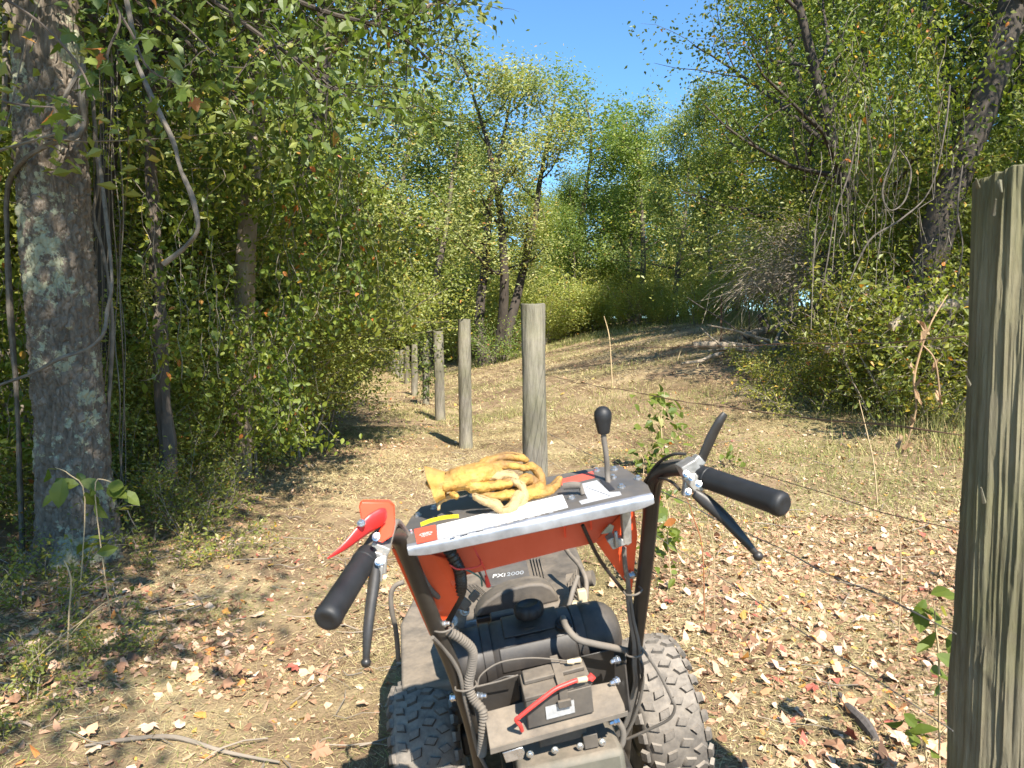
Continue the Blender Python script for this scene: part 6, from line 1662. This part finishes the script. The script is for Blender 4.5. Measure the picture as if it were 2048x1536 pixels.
cf.parent = up_glove; cf.location = cf.location - up_glove.location
glove([
    ([(1000, 985, 1.30), (1030, 990, 1.30), (1060, 985, 1.31), (1078, 975, 1.31)], [.014, .024, .026, .018], (1, .7)),
    ([(1035, 966, 1.30), (1052, 960, 1.31), (1068, 962, 1.32)], [.013, .015, .013], F),
    ([(1050, 935, 1.33), (1064, 932, 1.33), (1077, 944, 1.33), (1083, 965, 1.325), (1078, 985, 1.32)], [.009, .0115, .012, .012, .012], F),
    ([(1030, 962, 1.29), (1045, 975, 1.285), (1048, 995, 1.28), (1040, 1012, 1.275)], [.010, .012, .0125, .010], F),
    ([(1070, 988, 1.30), (1092, 984, 1.31), (1110, 970, 1.33), (1121, 955, 1.34)], [.016, .014, .012, .006], F),
    ([(948, 992, 1.265), (970, 1002, 1.262), (992, 1010, 1.26), (1004, 1022, 1.255)], [.008, .012, .013, .011], F),
    ([(1004, 1022, 1.255), (1018, 1018, 1.255), (1030, 1005, 1.265), (1038, 990, 1.28)], [.011, .0115, .012, .014], F),
    ([(960, 985, 1.29), (990, 992, 1.29), (1010, 992, 1.29)], [.012, .016, .016], (1, .6)),
], 'lower dirty leather glove of the pair, crumpled with curled fingers and brown-stained tip at right', 4, (1040, 980, 1.3), (2, 4, 5))
leather('finger', M2W @ L(880, 1010, 1.3), [([(905, 990, 1.31), (885, 1000, 1.30), (880, 1003, 1.30), (876, 1018, 1.29)], [.010, .008, .007, .005], F)], M_glove2, None, 5).location = M2W @ L(880, 1010, 1.3)
lo_ = bpy.data.objects['work_glove.001']
o = [q for q in bpy.data.objects if q.name.startswith('finger') and q.parent is None][0]
o.location = o.location - lo_.location; o.parent = lo_

# ------------------------------------------------------------------ labels of the many trees and bushes, told apart by what they stand beside
MARKS = [(0, 'beyond the left picture edge'), (60, 'at the left picture edge'), (210, 'behind the big lichen-covered trunk'), (420, 'between the big trunk and the pale trunk'), (560, 'behind the pale shaggy trunk'),
         (700, 'left of the tall olive tree'), (830, 'beside the farthest fence posts'), (960, 'above the pale fence posts'), (1100, 'behind the three-trunked tree'), (1250, 'right of the three-trunked tree'),
         (1400, 'at the crest of the field'), (1560, 'by the bare grey bush'), (1700, 'by the brush pile'), (1850, 'left of the leaning dark trunk'), (1950, 'below the leaning dark trunk'), (2050, 'behind the near mossy post'), (9e9, 'beyond the right picture edge')]
RANK = ['nearest', 'second', 'third', 'fourth', 'fifth', 'sixth', 'seventh', 'eighth', 'ninth', 'tenth', 'eleventh', 'twelfth', 'thirteenth', 'fourteenth', 'fifteenth'] + ['hindmost'] * 40
NOUN = {'trees of the wood left of the path': 'leafy wood tree', 'bushes massed along the left side of the path': 'dense small-leaved bush', 'trees of the wood on the right': 'leafy wood tree',
        'bushes along the right side of the field': 'leafy bush', 'weeds at the right edge of the field': 'low leafy weed clump', 'weeds round the foot of the big trunk': 'low sparse weed', 'bushes along the far edge of the field': 'sunlit distant bush', 'trees of the far wood behind the field': 'pale distant wood tree'}
bins = {}
for o in list(S.objects):
    gname = o.get('group')
    if gname in NOUN and o.parent is None:
        px = 1024 + o.location.x / max(o.location.y, .5) * F_PX
        mk = [m for lim, m in MARKS if px < lim][0]
        bins.setdefault((gname, mk), []).append(o)
for (gname, mk), lst in bins.items():
    lst.sort(key=lambda q: q.location.y)
    for i, o in enumerate(lst):
        o['label'] = NOUN[gname] + ' ' + mk + ('' if len(lst) == 1 else ', the ' + RANK[i] + (' there' if i == 0 else ' one back'))
